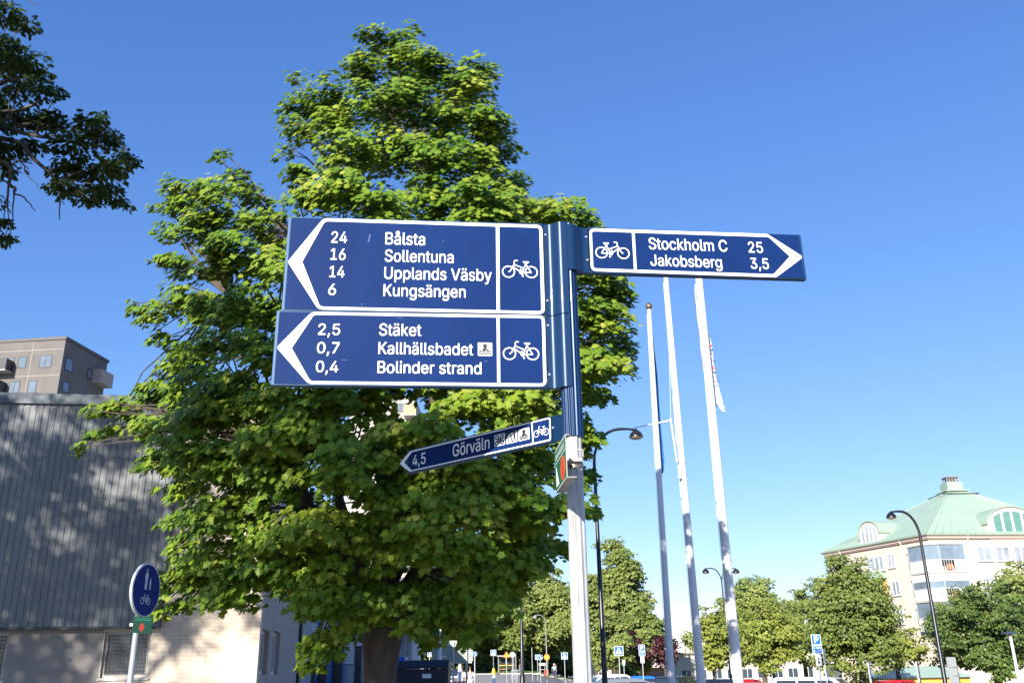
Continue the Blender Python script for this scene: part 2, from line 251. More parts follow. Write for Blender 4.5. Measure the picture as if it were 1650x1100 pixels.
import json
GLYPH = json.loads(r'''{" ":[188,[]],",":[188,[[68,71,137,71,84,-119,38,-119]]],"-":[453,[[337,244,114,244,114,188,337,188]]],"0":[453,[[227,516,262,512,295,502,323,484,348,461,368,431,384,395,396,353,403,306,405,254,403,202,396,155,384,113,368,77,348,48,323,24,295,7,263,-3,227,-7,191,-3,158,7,130,24,105,48,85,77,69,113,57,155,50,202,48,254,50,306,57,353,69,395,85,431,106,461,130,484,159,502,191,512],[250,457,227,460,203,457,182,449,163,435,147,416,134,393,123,365,115,332,111,295,109,254,111,213,115,176,123,144,134,116,147,92,163,74,182,60,203,52,227,50,250,52,271,60,290,74,306,92,320,116,330,144,338,176,342,213,344,254,342,295,338,332,330,365,320,393,306,416,290,435,271,449]]],"1":[453,[[276,509,198,509,86,427,86,358,209,448,212,448,212,0,276,0],[76,55,391,55,391,0,76,0]]],"2":[453,[[225,516,254,513,281,507,306,497,328,482,346,465,361,445,372,423,379,398,381,372,380,354,377,336,371,318,363,299,351,280,336,259,317,235,294,209,267,180,153,60,153,57,389,57,389,0,64,0,64,47,234,229,252,248,282,282,294,298,303,312,311,327,316,341,319,356,320,371,319,389,315,405,308,419,298,431,287,441,273,449,258,455,241,458,224,460,205,458,188,454,172,447,159,438,148,427,139,413,132,398,128,381,127,362,66,362,68,391,75,418,86,442,102,464,121,482,143,496,168,507,196,513]]],"3":[453,[[70,509,372,509,372,461,211,278,211,289,247,290,279,286,308,276,333,262,354,244,371,222,383,198,391,173,393,145,390,116,383,90,370,66,354,45,333,27,309,12,281,2,251,-5,218,-7,188,-5,159,1,133,10,108,22,88,38,70,57,57,79,48,104,44,132,109,132,112,115,118,100,126,87,137,76,150,66,165,59,182,54,200,51,219,50,239,51,258,55,275,61,291,69,304,80,315,93,323,108,328,125,329,145,328,163,323,180,316,196,306,211,292,223,275,234,254,241,229,246,201,248,157,248,157,299,288,448,288,452,70,452]]],"4":[453,[[247,509,311,509,109,166,109,163,413,163,413,105,40,105,40,158],[282,318,343,318,343,0,282,0]]],"5":[453,[[67,253,96,509,366,509,366,452,151,452,134,301,136,301,148,311,162,318,178,325,194,330,212,333,229,334,252,332,274,328,294,321,313,311,330,299,345,285,358,269,370,251,379,231,386,210,390,187,391,163,388,132,381,102,369,76,352,52,332,32,309,15,282,3,253,-4,221,-7,192,-5,165,1,140,11,118,25,99,41,83,60,71,82,63,105,60,130,122,130,125,115,130,102,138,89,148,78,160,68,173,60,188,54,204,51,221,50,241,51,259,56,276,64,291,75,304,89,314,104,322,122,326,141,328,162,326,183,321,203,314,221,303,237,290,251,275,262,257,270,238,275,218,277,201,276,184,273,167,268,152,262,139,255,128,246]]],"6":[453,[[252,509,322,509,151,261,145,261,157,279,165,288,184,302,196,307,208,311,221,313,235,314,265,312,291,305,316,295,337,280,355,262,370,240,380,215,387,187,389,157,387,127,379,98,368,73,352,50,333,30,310,14,284,3,257,-4,226,-7,196,-4,168,3,142,15,119,31,100,51,84,74,73,101,66,130,64,162,65,187,71,212,80,239,93,268,112,302,137,340],[226,265,207,264,190,259,174,252,160,241,148,229,138,214,131,197,126,179,125,158,126,138,131,119,138,102,148,86,160,73,174,63,190,55,207,50,226,48,245,50,263,55,279,63,293,73,304,86,314,101,322,119,326,137,327,157,326,178,322,196,314,213,304,228,293,241,279,251,263,259,245,264]]],"7":[453,[[62,509,391,509,391,449,165,0,97,0,323,448,323,452,62,452]]],"8":[453,[[226,516,255,514,282,508,306,498,328,485,346,469,361,450,373,429,379,405,382,380,379,354,372,330,359,308,343,289,323,276,300,267,300,265,319,260,335,252,351,241,365,228,377,212,387,195,395,176,399,156,401,135,398,109,391,84,378,62,362,42,341,25,317,11,289,1,259,-5,226,-7,193,-5,163,1,136,11,111,25,91,42,74,62,62,84,54,109,52,135,53,156,58,176,65,195,75,212,87,228,101,241,117,252,134,260,153,265,153,267,129,276,109,289,93,308,80,330,73,354,70,380,73,405,79,429,90,450,106,469,124,485,146,498,170,508,197,514],[226,460,208,459,192,455,177,449,164,442,153,432,145,420,138,407,134,392,133,376,134,359,138,344,145,330,154,318,165,308,178,300,193,294,209,291,226,290,244,291,260,294,274,300,287,308,298,318,307,330,314,344,318,359,319,376,318,392,314,407,308,420,299,432,288,442,275,449,260,455,244,459],[226,235,206,234,187,230,169,223,154,213,140,202,130,189,122,173,117,157,115,139,117,121,121,106,129,91,139,79,152,69,167,60,185,54,205,50,226,49,248,50,267,54,285,60,300,69,313,79,323,91,331,106,335,121,337,139,335,157,330,173,322,189,312,202,298,213,283,223,265,230,247,234]]],"B":[456,[[60,0,60,509,241,509,274,507,304,501,329,491,350,477,367,461,381,442,390,421,396,398,398,374,397,353,393,336,387,320,378,307,368,295,356,286,343,278,329,272,315,267,315,262,331,260,347,254,363,245,378,234,391,220,402,203,411,184,416,161,418,136,416,111,410,88,400,67,386,48,368,31,344,18,317,8,284,2,247,0],[240,452,125,452,125,285,238,285,256,287,273,290,288,296,302,304,314,314,323,326,330,340,335,355,336,372,333,393,326,412,313,429,294,442,270,449],[248,231,125,231,125,57,245,57,281,60,309,67,330,80,344,96,353,115,355,137,354,153,350,169,342,184,333,197,320,209,306,218,289,225,269,229]]],"C":[510,[[267,516,293,514,317,511,340,504,362,496,383,485,402,471,419,456,435,438,448,418,459,397,467,373,473,348,408,348,404,365,397,380,389,395,380,407,369,418,357,428,344,437,330,444,315,449,300,453,284,455,267,456,237,453,209,445,184,432,161,414,141,391,125,364,113,332,106,295,103,254,106,213,113,177,125,145,141,117,161,94,184,76,210,63,237,56,267,53,284,54,300,56,315,60,330,65,344,72,357,81,369,90,380,102,389,114,397,128,404,144,408,160,473,160,467,135,459,112,448,91,435,71,420,53,402,38,383,24,363,13,341,5,317,-2,293,-6,267,-7,225,-3,186,7,150,25,119,49,92,79,70,115,53,157,44,203,40,254,44,305,53,352,70,393,92,429,119,459,150,484,186,501,225,512]]],"E":[419,[[60,0,60,509,372,509,372,452,125,452,125,286,355,286,355,229,125,229,125,57,375,57,375,0]]],"G":[520,[[265,516,291,514,316,510,340,504,363,494,384,483,403,469,421,453,436,436,449,416,460,395,468,373,474,349,408,349,402,365,395,379,387,393,378,406,368,417,356,427,344,436,330,443,300,453,283,455,265,456,236,453,209,445,183,432,160,414,141,392,125,364,113,332,106,295,103,254,106,213,113,177,125,145,141,117,161,95,184,76,210,63,238,56,269,53,296,55,322,61,345,71,365,85,382,102,396,123,407,147,413,173,415,202,434,199,283,199,283,256,478,256,478,200,475,160,466,124,451,91,431,62,406,38,377,19,344,5,308,-4,269,-7,225,-3,185,7,149,25,118,49,91,79,69,116,53,157,43,203,40,254,43,305,53,352,69,393,91,429,117,459,149,484,184,501,223,512]]],"H":[517,[[60,509,125,509,125,289,392,289,392,509,457,509,457,0,392,0,392,232,125,232,125,0,60,0]]],"J":[396,[[272,509,336,509,336,145,332,100,318,63,294,33,263,11,227,-2,185,-7,143,-2,106,11,75,33,52,63,38,100,33,145,33,173,98,173,98,145,100,117,108,93,122,74,139,61,160,53,185,50,209,53,230,61,248,74,261,93,269,117,272,145]]],"K":[467,[[60,509,125,509,125,334,124,225,125,193,125,0,60,0],[364,509,448,509,231,276,228,276,104,145,104,216,128,246,139,261,151,275,162,289,174,303,187,317,199,331,212,344],[188,259,228,309,449,0,372,0]]],"N":[523,[[60,0,60,509,136,509,343,183,349,174,355,163,363,151,379,122,388,107,396,90,405,73,414,55,405,54,403,72,399,142,399,509,463,509,463,0,387,0,202,290,186,317,177,331,168,346,159,363,148,381,108,452,119,454,124,345,124,328,125,313,125,0]]],"P":[445,[[60,0,60,509,235,509,272,506,305,499,332,487,356,471,375,452,390,430,400,404,407,377,409,348,407,318,400,291,390,265,375,243,356,223,332,207,305,195,272,188,235,186,109,186,109,242,233,242,257,244,279,248,297,256,312,266,324,279,333,294,339,310,343,328,344,348,343,367,339,385,333,402,324,416,312,428,297,439,279,446,257,451,232,452,125,452,125,0]]],"S":[447,[[227,516,259,514,289,508,316,498,340,484,360,468,377,449,390,427,398,403,401,378,337,378,332,402,320,421,302,437,280,449,254,456,225,459,204,457,185,454,167,448,152,440,139,430,129,418,121,405,117,391,115,376,117,359,122,345,131,334,142,324,155,315,169,308,184,302,198,297,212,293,279,275,295,270,312,264,344,248,359,238,372,226,384,213,395,198,402,180,407,161,408,139,406,112,399,87,386,64,370,43,349,25,323,11,294,0,261,-7,224,-9,188,-7,156,-1,128,9,102,23,81,40,64,60,51,83,42,109,38,137,104,137,108,118,114,102,123,88,136,76,150,66,166,59,185,53,204,50,224,49,246,50,267,54,286,60,303,69,317,79,329,92,338,106,344,122,346,139,344,154,340,168,332,179,322,189,310,197,296,205,263,217,184,239,145,253,112,269,86,289,67,313,56,341,52,372,54,400,62,425,75,448,92,468,113,484,138,498,165,508,195,514]]],"U":[517,[[60,509,124,509,124,178,126,155,132,133,141,113,153,95,169,80,187,68,208,59,232,53,259,52,285,53,309,59,331,68,349,80,364,95,377,113,385,133,391,155,393,178,393,509,457,509,457,173,454,140,446,108,433,80,414,55,391,33,363,15,332,2,297,-6,259,-8,220,-6,186,2,154,15,126,33,103,55,85,80,71,108,63,140,60,173]]],"V":[480,[[16,509,84,509,192,206,199,187,207,164,215,137,225,106,236,71,248,31,235,31,247,71,257,107,267,138,276,165,283,187,290,206,395,509,463,509,278,0,204,0]]],"W":[686,[[16,509,82,509,163,196,167,179,172,162,175,145,187,94,190,76,194,58,197,40,189,40,193,58,196,76,200,94,203,111,215,162,220,179,224,196,306,509,380,509,462,196,494,58,497,40,488,40,492,58,495,76,503,111,506,128,510,145,515,162,523,196,603,509,670,509,530,0,455,0,368,323,362,345,357,368,351,391,346,417,341,445,336,475,350,475,345,446,330,371,318,323,230,0,155,0]]],"a":[389,[[194,384,208,384,223,382,239,379,255,375,271,369,286,360,300,350,312,336,322,320,330,301,335,278,337,251,337,0,277,0,277,52,272,52,267,43,260,34,252,25,242,16,229,8,215,1,199,-4,181,-7,160,-9,137,-7,115,-3,94,5,76,15,60,29,48,45,38,63,32,84,30,108,32,128,36,146,43,161,53,174,64,184,78,193,92,200,108,206,125,211,178,220,200,223,257,231,265,235,271,240,274,246,275,272,272,285,267,297,260,307,251,315,240,322,227,327,212,330,196,331,178,330,163,327,149,322,137,316,127,309,118,301,110,292,104,283,100,274,41,291,51,313,64,331,79,346,95,358,114,368,133,375,153,380,173,383],[276,190,267,184,221,174,210,173,161,166,147,163,134,159,122,153,112,147,103,139,97,130,93,118,92,105,93,93,96,82,102,72,109,64,119,57,130,52,142,48,156,46,170,45,192,47,211,51,228,59,242,68,254,80,263,93,270,108,274,122,276,138]]],"b":[424,[[53,509,114,509,114,319,118,319,123,327,137,346,147,355,158,364,171,373,188,379,207,383,229,384,259,382,287,374,313,361,335,342,354,320,370,293,381,261,388,227,390,189,388,151,381,116,370,84,355,57,336,34,313,16,288,3,260,-6,229,-8,208,-7,189,-3,172,4,159,12,147,21,138,31,123,50,118,59,112,59,112,0,53,0],[220,330,198,328,178,322,161,312,147,299,134,282,125,263,118,241,114,216,113,189,114,162,118,138,125,115,135,95,147,78,162,65,179,55,198,49,220,47,242,49,262,55,279,66,294,80,306,97,316,117,323,139,327,163,328,189,327,215,323,239,316,261,307,281,295,298,280,311,262,322,243,328]]],"c":[396,[[207,384,226,384,243,381,260,377,276,371,291,364,305,356,318,346,330,335,340,322,349,308,356,293,362,277,303,262,300,272,278,304,270,311,252,321,242,325,231,328,207,330,184,328,163,321,145,310,130,296,118,278,108,258,102,236,98,212,96,187,98,163,102,139,108,117,118,97,130,80,145,66,163,55,184,49,207,46,220,47,232,49,253,55,262,60,271,66,279,73,292,89,297,98,301,107,304,117,363,102,357,86,350,70,341,56,331,43,319,32,306,21,292,12,277,5,261,-1,244,-5,226,-7,207,-8,174,-5,144,3,117,16,93,35,72,58,56,85,44,116,37,150,34,187,37,225,44,260,56,291,72,318,93,341,117,360,144,374,174,382]]],"d":[424,[[311,509,372,509,372,0,313,0,313,59,307,59,295,41,287,31,277,21,266,12,252,4,236,-3,217,-7,195,-8,165,-6,137,3,111,16,89,34,70,57,55,84,43,116,36,151,34,189,36,227,43,261,55,293,70,320,89,342,112,361,137,374,165,382,196,384,218,383,237,379,253,373,267,364,278,355,287,346,295,336,306,319,311,319],[205,330,182,328,162,322,145,311,130,298,118,281,108,261,102,239,98,215,96,189,98,163,102,139,109,117,118,97,130,80,145,66,162,55,182,49,205,47,226,49,246,55,263,65,278,78,290,95,299,115,306,138,310,162,312,189,310,216,306,241,300,263,290,282,278,299,263,312,246,322,227,328]]],"e":[404,[[205,384,226,383,246,380,266,374,285,366,303,355,319,341,334,324,347,305,357,282,365,256,370,227,371,194,371,169,75,169,75,221,338,221,310,202,308,226,304,248,298,269,288,286,277,301,263,314,246,323,227,328,205,330,183,328,164,323,146,313,131,301,119,286,109,270,102,251,97,231,96,211,96,178,98,151,102,127,110,106,121,88,135,73,151,61,169,53,190,48,212,46,227,47,241,49,254,53,265,58,276,65,285,73,294,82,306,105,365,91,358,72,348,55,335,39,320,26,302,14,283,4,261,-3,237,-7,212,-8,177,-5,145,3,117,16,92,35,72,58,56,85,44,116,37,150,34,187,36,224,44,258,55,290,71,317,91,340,115,359,142,373,172,382]]],"g":[425,[[196,384,218,383,237,379,253,373,267,365,279,356,288,346,296,336,308,319,313,319,313,379,372,379,372,-9,370,-40,363,-67,350,-90,334,-109,314,-124,291,-136,265,-144,237,-149,207,-151,180,-149,156,-146,134,-140,114,-132,97,-122,82,-110,70,-97,59,-84,51,-69,101,-41,122,-66,131,-74,142,-82,154,-88,169,-93,187,-96,207,-97,236,-95,261,-87,282,-75,298,-58,308,-34,311,-6,311,68,306,68,301,60,287,41,277,32,266,23,252,16,236,10,217,6,195,5,165,7,138,14,113,27,90,43,71,65,55,90,43,120,36,154,34,191,36,229,43,263,55,293,71,320,90,342,112,361,138,374,166,382],[205,330,182,328,163,322,145,312,130,298,118,282,109,262,102,241,98,218,96,193,98,167,102,144,109,123,118,104,131,88,145,76,163,66,183,61,205,59,227,61,246,66,264,75,278,87,290,103,300,121,307,142,311,166,312,193,311,219,307,242,300,264,291,283,279,299,264,312,247,322,227,328]]],"h":[410,[[53,509,114,509,114,287,102,287,116,319,132,344,152,362,175,374,200,382,227,384,252,383,275,377,295,369,313,356,328,340,341,321,350,298,355,271,357,240,357,0,296,0,296,235,293,263,286,286,273,304,256,318,235,326,210,329,192,328,176,324,161,317,147,308,136,297,126,283,119,266,115,248,114,227,114,0,53,0]]],"i":[167,[[53,379,114,379,114,0,53,0],[84,524,95,522,105,518,114,512,121,504,125,494,126,483,125,472,121,463,114,455,105,448,95,444,84,443,73,444,63,448,54,455,47,463,43,472,41,483,43,494,47,504,54,512,63,518,73,522]]],"k":[381,[[53,509,114,509,114,0,53,0],[284,379,360,379,184,199,177,199,110,137,110,212,121,212],[148,186,191,229,372,0,294,0]]],"l":[189,[[53,509,114,509,114,83,117,71,120,62,126,57,135,53,170,54,181,3,139,-2,112,0,91,8,74,20,62,37,55,59,53,84]]],"m":[610,[[219,386,245,383,268,375,287,361,303,342,314,320,321,295,312,295,318,312,326,329,337,343,350,356,364,366,381,375,398,381,417,385,437,386,458,385,478,380,497,372,514,361,529,346,541,328,550,307,555,283,557,255,557,0,496,0,496,254,493,279,485,298,473,313,456,323,438,329,419,330,402,329,387,326,374,320,363,312,353,302,345,290,340,277,336,263,335,247,335,0,274,0,274,260,272,280,265,297,253,311,238,322,220,328,199,330,185,329,171,326,158,320,145,312,135,302,126,289,119,274,115,257,114,238,114,0,53,0,53,379,112,379,112,295,108,295,114,314,122,331,132,346,144,358,158,368,172,376,187,382,203,385]]],"n":[410,[[227,384,252,383,275,377,295,369,313,356,328,340,341,321,350,298,355,271,357,240,357,0,296,0,296,235,293,263,286,286,273,304,256,318,235,326,210,329,192,328,176,324,161,317,147,308,136,297,126,283,119,266,115,248,114,227,114,0,53,0,53,379,112,379,112,287,102,287,116,319,132,344,152,362,175,374,200,382]]],"o":[415,[[207,384,241,382,271,374,299,360,323,341,343,318,359,291,371,260,379,225,381,187,379,150,371,116,359,85,343,58,323,35,299,16,271,3,241,-5,207,-8,174,-5,144,3,117,16,93,35,72,58,56,85,44,116,37,150,34,187,37,225,44,260,56,291,72,318,93,341,117,360,144,374,174,382],[207,330,184,328,163,321,145,310,130,296,118,278,108,258,102,236,98,212,96,187,98,163,102,139,108,117,118,97,130,80,145,66,163,55,184,49,207,46,231,49,252,55,270,66,285,80,298,97,307,117,314,139,318,163,319,187,318,212,314,236,307,258,298,278,285,296,270,310,252,321,231,328]]],"p":[424,[[229,384,259,382,287,374,313,361,335,342,354,320,370,293,381,261,388,227,390,189,388,151,381,116,370,84,355,57,336,34,313,16,288,3,260,-6,229,-8,208,-7,189,-3,173,4,159,12,147,21,138,31,130,41,118,59,114,59,114,-143,53,-143,53,379,112,379,112,319,118,319,123,327,137,346,147,355,158,364,171,373,188,379,207,383],[220,330,198,328,178,322,161,312,147,299,134,282,125,263,118,241,114,216,113,189,114,162,118,138,125,115,135,95,147,78,162,65,179,55,198,49,220,47,242,49,262,55,279,66,294,80,306,97,316,117,323,139,327,163,328,189,327,215,323,239,316,261,307,281,295,298,280,311,262,322,243,328]]],"r":[259,[[213,385,243,384,243,322,207,326,190,324,174,321,159,315,146,306,135,296,126,284,119,269,115,254,114,237,114,0,53,0,53,379,112,379,112,321,115,321,124,339,137,354,152,367,171,377,191,383]]],"s":[365,[[187,384,212,383,234,379,254,372,271,363,286,352,299,339,309,324,318,308,324,290,268,277,262,291,254,304,243,316,228,325,210,331,187,333,166,331,147,326,131,317,119,305,111,292,109,277,110,264,115,253,124,243,136,235,152,229,172,223,229,209,261,200,287,187,306,171,320,153,328,131,331,107,329,85,323,65,312,47,298,31,281,18,260,6,236,-2,210,-7,182,-8,157,-7,133,-3,112,3,93,12,76,24,62,38,50,54,41,73,36,94,94,107,101,87,111,72,124,60,141,52,160,47,181,45,206,47,227,53,244,62,258,74,265,88,268,103,266,115,262,126,254,136,243,144,229,150,212,155,149,170,118,180,92,192,72,208,58,227,50,249,47,274,49,295,55,314,65,332,79,347,95,360,115,370,137,378,161,383]]],"t":[227,[[65,471,126,471,126,98,127,83,130,70,136,61,144,55,156,51,202,54,213,2,200,-2,168,-4,138,-1,113,7,92,21,77,41,68,64,65,93],[204,379,6,379,6,327,204,327]]],"u":[410,[[53,379,114,379,114,144,116,117,124,94,137,75,154,61,175,53,200,50,218,51,234,55,249,62,263,71,274,83,283,97,290,113,295,132,296,153,296,379,357,379,357,0,298,0,298,92,307,92,294,60,277,35,257,17,234,5,209,-3,182,-5,158,-3,135,2,115,11,97,23,82,39,69,59,60,82,54,109,53,139]]],"v":[389,[[17,379,84,379,165,155,173,132,187,87,199,42,206,21,184,21,191,42,209,110,216,132,224,155,305,379,371,379,226,0,163,0]]],"y":[389,[[17,379,84,379,165,155,173,132,187,87,199,42,206,21,184,21,202,87,216,132,224,155,305,379,371,379,204,-58,196,-77,187,-93,177,-107,165,-119,153,-128,139,-136,125,-141,109,-144,91,-145,82,-145,57,-142,47,-139,61,-86,83,-89,94,-90,104,-89,113,-86,122,-81,130,-74,138,-64,145,-51,151,-36,163,-1]]],"ä":[389,[[194,384,208,384,223,382,239,379,255,375,271,369,286,360,300,350,312,336,322,320,330,301,335,278,337,251,337,0,277,0,277,52,272,52,267,43,260,34,252,25,242,16,229,8,215,1,199,-4,181,-7,160,-9,137,-7,115,-3,94,5,76,15,60,29,48,45,38,63,32,84,30,108,32,128,36,146,43,161,53,174,64,184,78,193,92,200,108,206,125,211,178,220,200,223,257,231,265,235,271,240,274,246,275,272,272,285,267,297,260,307,251,315,240,322,227,327,212,330,196,331,178,330,163,327,149,322,137,316,127,309,118,301,110,292,104,283,100,274,41,291,51,313,64,331,79,346,95,358,114,368,133,375,153,380,173,383],[276,190,267,184,221,174,210,173,161,166,147,163,134,159,122,153,112,147,103,139,97,130,93,118,92,105,93,93,96,82,102,72,109,64,119,57,130,52,142,48,156,46,170,45,192,47,211,51,228,59,242,68,254,80,263,93,270,108,274,122,276,138],[261,523,272,522,281,518,290,512,296,503,300,494,301,483,300,472,296,463,290,455,281,448,272,444,261,443,251,444,241,448,233,455,226,463,222,472,221,483,222,494,226,503,233,512,241,518,251,522],[117,523,128,522,138,518,146,512,152,503,156,494,158,483,156,472,152,463,146,455,138,448,128,444,117,443,107,444,97,448,89,455,82,463,78,472,77,483,78,494,82,503,89,512,97,518,107,522]]],"å":[389,[[194,384,208,384,223,382,239,379,255,375,271,369,286,360,300,350,312,336,322,320,330,301,335,278,337,251,337,0,277,0,277,52,272,52,267,43,260,34,252,25,242,16,229,8,215,1,199,-4,181,-7,160,-9,137,-7,115,-3,94,5,76,15,60,29,48,45,38,63,32,84,30,108,32,128,36,146,43,161,53,174,64,184,78,193,92,200,108,206,125,211,178,220,200,223,257,231,265,235,271,240,274,246,275,272,272,285,267,297,260,307,251,315,240,322,227,327,212,330,196,331,178,330,163,327,149,322,137,316,127,309,118,301,110,292,104,283,100,274,41,291,51,313,64,331,79,346,95,358,114,368,133,375,153,380,173,383],[276,190,267,184,221,174,210,173,161,166,147,163,134,159,122,153,112,147,103,139,97,130,93,118,92,105,93,93,96,82,102,72,109,64,119,57,130,52,142,48,156,46,170,45,192,47,211,51,228,59,242,68,254,80,263,93,270,108,274,122,276,138],[189,575,205,573,220,569,234,563,246,554,257,544,266,532,273,519,277,505,278,490,277,474,273,460,266,447,257,435,246,424,234,416,220,409,205,406,189,404,173,406,159,409,145,416,132,424,121,435,112,447,105,460,101,474,100,490,101,505,105,519,112,532,121,544,132,554,145,563,159,569,173,573],[189,532,178,531,168,526,159,519,153,511,149,501,147,490,149,479,153,469,159,460,168,453,178,449,189,447,200,449,210,453,219,460,226,469,230,479,232,490,230,501,226,511,219,519,210,526,200,531]]],"ö":[415,[[207,384,241,382,271,374,299,360,323,341,343,318,359,291,371,260,379,225,381,187,379,150,371,116,359,85,343,58,323,35,299,16,271,3,241,-5,207,-8,174,-5,144,3,117,16,93,35,72,58,56,85,44,116,37,150,34,187,37,225,44,260,56,291,72,318,93,341,117,360,144,374,174,382],[207,330,184,328,163,321,145,310,130,296,118,278,108,258,102,236,98,212,96,187,98,163,102,139,108,117,118,97,130,80,145,66,163,55,184,49,207,46,231,49,252,55,270,66,285,80,298,97,307,117,314,139,318,163,319,187,318,212,314,236,307,258,298,278,285,296,270,310,252,321,231,328],[279,523,290,522,299,518,308,512,314,503,318,494,320,483,318,472,314,463,308,455,299,448,290,444,279,443,269,444,259,448,251,455,244,463,240,472,239,483,240,494,244,503,251,512,259,518,269,522],[136,523,146,522,156,518,164,512,171,503,175,494,176,483,175,472,171,463,164,455,156,448,146,444,136,443,125,444,115,448,107,455,100,463,96,472,95,483,96,494,100,503,107,512,115,518,125,522]]]}''')
from mathutils.geometry import tessellate_polygon
_tx = {}
def _inside(p, L):
    r = False; n = len(L)
    for i in range(n):
        (x1, y1), (x2, y2) = L[i - 1], L[i]
        if (y1 > p[1]) != (y2 > p[1]) and p[0] < (x2 - x1) * (p[1] - y1) / (y2 - y1) + x1: r = not r
    return r
def glyph(ch):                            # [(verts, tris)] one entry per separate outline
    if ch in _tx: return _tx[ch]
    adv, raw = GLYPH.get(ch, GLYPH[' ']); Ls = [[(L[2 * i] / 1000, L[2 * i + 1] / 1000) for i in range(len(L) // 2)] for L in raw]; par = {}
    for i, L in enumerate(Ls):
        for j, M in enumerate(Ls):
            if i != j and all(_inside(p, M) for p in L): par[i] = j
    out = []
    for i, L in enumerate(Ls):
        if i in par: continue
        polys = [L] + [Ls[k] for k in par if par[k] == i]
        v = [p for q in polys for p in q]
        out.append((v, [tuple(t) for t in tessellate_polygon([[Vector((x, y, 0)) for x, y in q] for q in polys])], polys))
    _tx[ch] = (adv / 1000, out); return _tx[ch]
def put_text(mb, pl, st, u0, u1, zb, cap, nn, bold=0.022):
    x = 0; V = []; F_ = []; k = 0; LP = []
    for ch in st:
        adv, parts_ = glyph(ch)
        for v, t, polys in parts_:
            LP += [[(x + p[0], p[1]) for p in q] for q in polys]; n = len(V); V += [(x + p[0], p[1], k % 3) for p in v]; F_ += [tuple(i + n for i in q) for q in t]; k += 1
        x += adv
    x0 = min(p[0] for p in V); x1 = max(p[0] for p in V); ch = GH
    mb.add([pl.pt(u0 + (p[0] - x0) / (x1 - x0) * (u1 - u0), zb + (p[1] + .008) / ch * cap, nn + p[2] * .00012) for p in V], F_)
    for q in LP: mb.stroke(pl, [(u0 + (p[0] - x0) / (x1 - x0) * (u1 - u0), zb + (p[1] + .008) / ch * cap) for p in q], cap * bold, nn + .0005, True)
GH = max(GLYPH['H'][1][0][1::2]) / 1000 + .008

def bike(mb, pl, cu, cz, s, nn, mirror=False, wd=0.05):
    """white bicycle symbol: s = wheel distance"""
    def q(x, y):
        a = (x - 705) / 450 * s; return (cu + (-a if mirror else a), cz - (y - 590) / 450 * s)
    W_ = wd * s
    for cx in (480, 930):
        mb.stroke(pl, [q(cx + 118 * math.cos(t), 590 + 118 * math.sin(t)) for t in np.linspace(0, 2 * math.pi, 33)[:-1]], W_, nn, True)
    for L in ([(480, 588), (500, 586), (518, 570), (600, 415), (595, 385), (600, 360), (618, 342), (668, 350)], [(592, 435), (770, 505)], [(567, 478), (715, 592)],
              [(745, 605), (825, 420)], [(828, 435), (932, 600)], [(745, 604), (938, 600)], [(702, 540), (735, 540)], [(722, 540), (735, 600)], [(745, 620), (760, 678)], [(742, 680), (780, 680)]):
        mb.stroke(pl, [q(*p) for p in L], W_ * .95, nn)
    mb.slab(pl, [q(*p) for p in ((768, 362), (885, 362), (885, 388), (845, 414), (812, 414), (770, 380))][::(1 if mirror else -1)], nn - .0006, nn + .0002)
    mb.slab(pl, [q(738 + 40 * math.cos(t), 605 + 40 * math.sin(t)) for t in np.linspace(0, 2 * math.pi, 17)[:-1]][::(1 if mirror else -1)], nn - .0006, nn + .0002)

# ---------------------------------------------------------------- foliage
MAPLE = (np.array([(0, 0), (.10, -.04), (.42, -.10), (.30, .12), (.62, .34), (.40, .38), (.30, .50), (.22, .74), (.10, .70), (0, 1.0)]),)
OAK = (np.array([(0, 0), (.14, .15), (.12, .28), (.28, .40), (.18, .52), (.30, .70), (.16, .80), (.12, .95), (0, 1.0)]),)
SIMPLE = (np.array([(0, 0), (.34, .22), (.40, .55), (.18, .85), (0, 1.0)]),)
DIAMOND = (np.array([(0, 0), (.42, .45), (0, 1.0)]),)
def leaves(name, pos, nrm, tip, size, tint, shape, m, parent, fold=0.22):
    """one mesh of many folded leaves"""
    N = len(pos); nrm = nrm / np.linalg.norm(nrm, axis=1)[:, None]
    tip = tip - nrm * (tip * nrm).sum(1)[:, None]; tip = tip / (np.linalg.norm(tip, axis=1)[:, None] + 1e-9)
    side = np.cross(tip, nrm); h = shape[0]; k = len(h); q = k - 2
    # vertices: right half outline (k), left half inner points (k-2)
    tx = np.concatenate([h[:, 0], -h[1:-1, 0]]); ty = np.concatenate([h[:, 1], h[1:-1, 1]])
    tz = -np.abs(tx) * fold - 0.18 * ty ** 2
    P = pos[:, None, :] + size[:, None, None] * (tx[None, :, None] * side[:, None, :] + ty[None, :, None] * tip[:, None, :] + tz[None, :, None] * nrm[:, None, :])
    nv = k + q
    l = WL[parent.name] if parent is not None else Vector((0, 0, 0))
    P = P.reshape(-1, 3) - np.array(l)
    right = list(range(k)); left = [0] + list(range(k, k + q)) + [k - 1]; left = left[::-1]
    if k == 3:
        fl = [[0, 1, 2, 3]]
    else:
        fl = [right, left]
    loops = np.concatenate([(np.array(f)[None, :] + (np.arange(N) * nv)[:, None]) for f in fl], axis=1).reshape(-1)
    tot = np.tile([len(f) for f in fl], N); start = np.concatenate([[0], np.cumsum(tot)[:-1]])
    me = bpy.data.meshes.new(name)
    me.vertices.add(N * nv); me.vertices.foreach_set('co', P.astype(np.float32).ravel())
    me.loops.add(len(loops)); me.loops.foreach_set('vertex_index', loops.astype(np.int32))
    me.polygons.add(len(tot)); me.polygons.foreach_set('loop_start', start.astype(np.int32)); me.polygons.foreach_set('loop_total', tot.astype(np.int32))
    at_ = me.attributes.new('tint', 'FLOAT', 'FACE'); at_.data.foreach_set('value', np.repeat(tint, len(fl)).astype(np.float32))
    me.update(calc_edges=True)
    return link_mesh(name, me, m, parent)

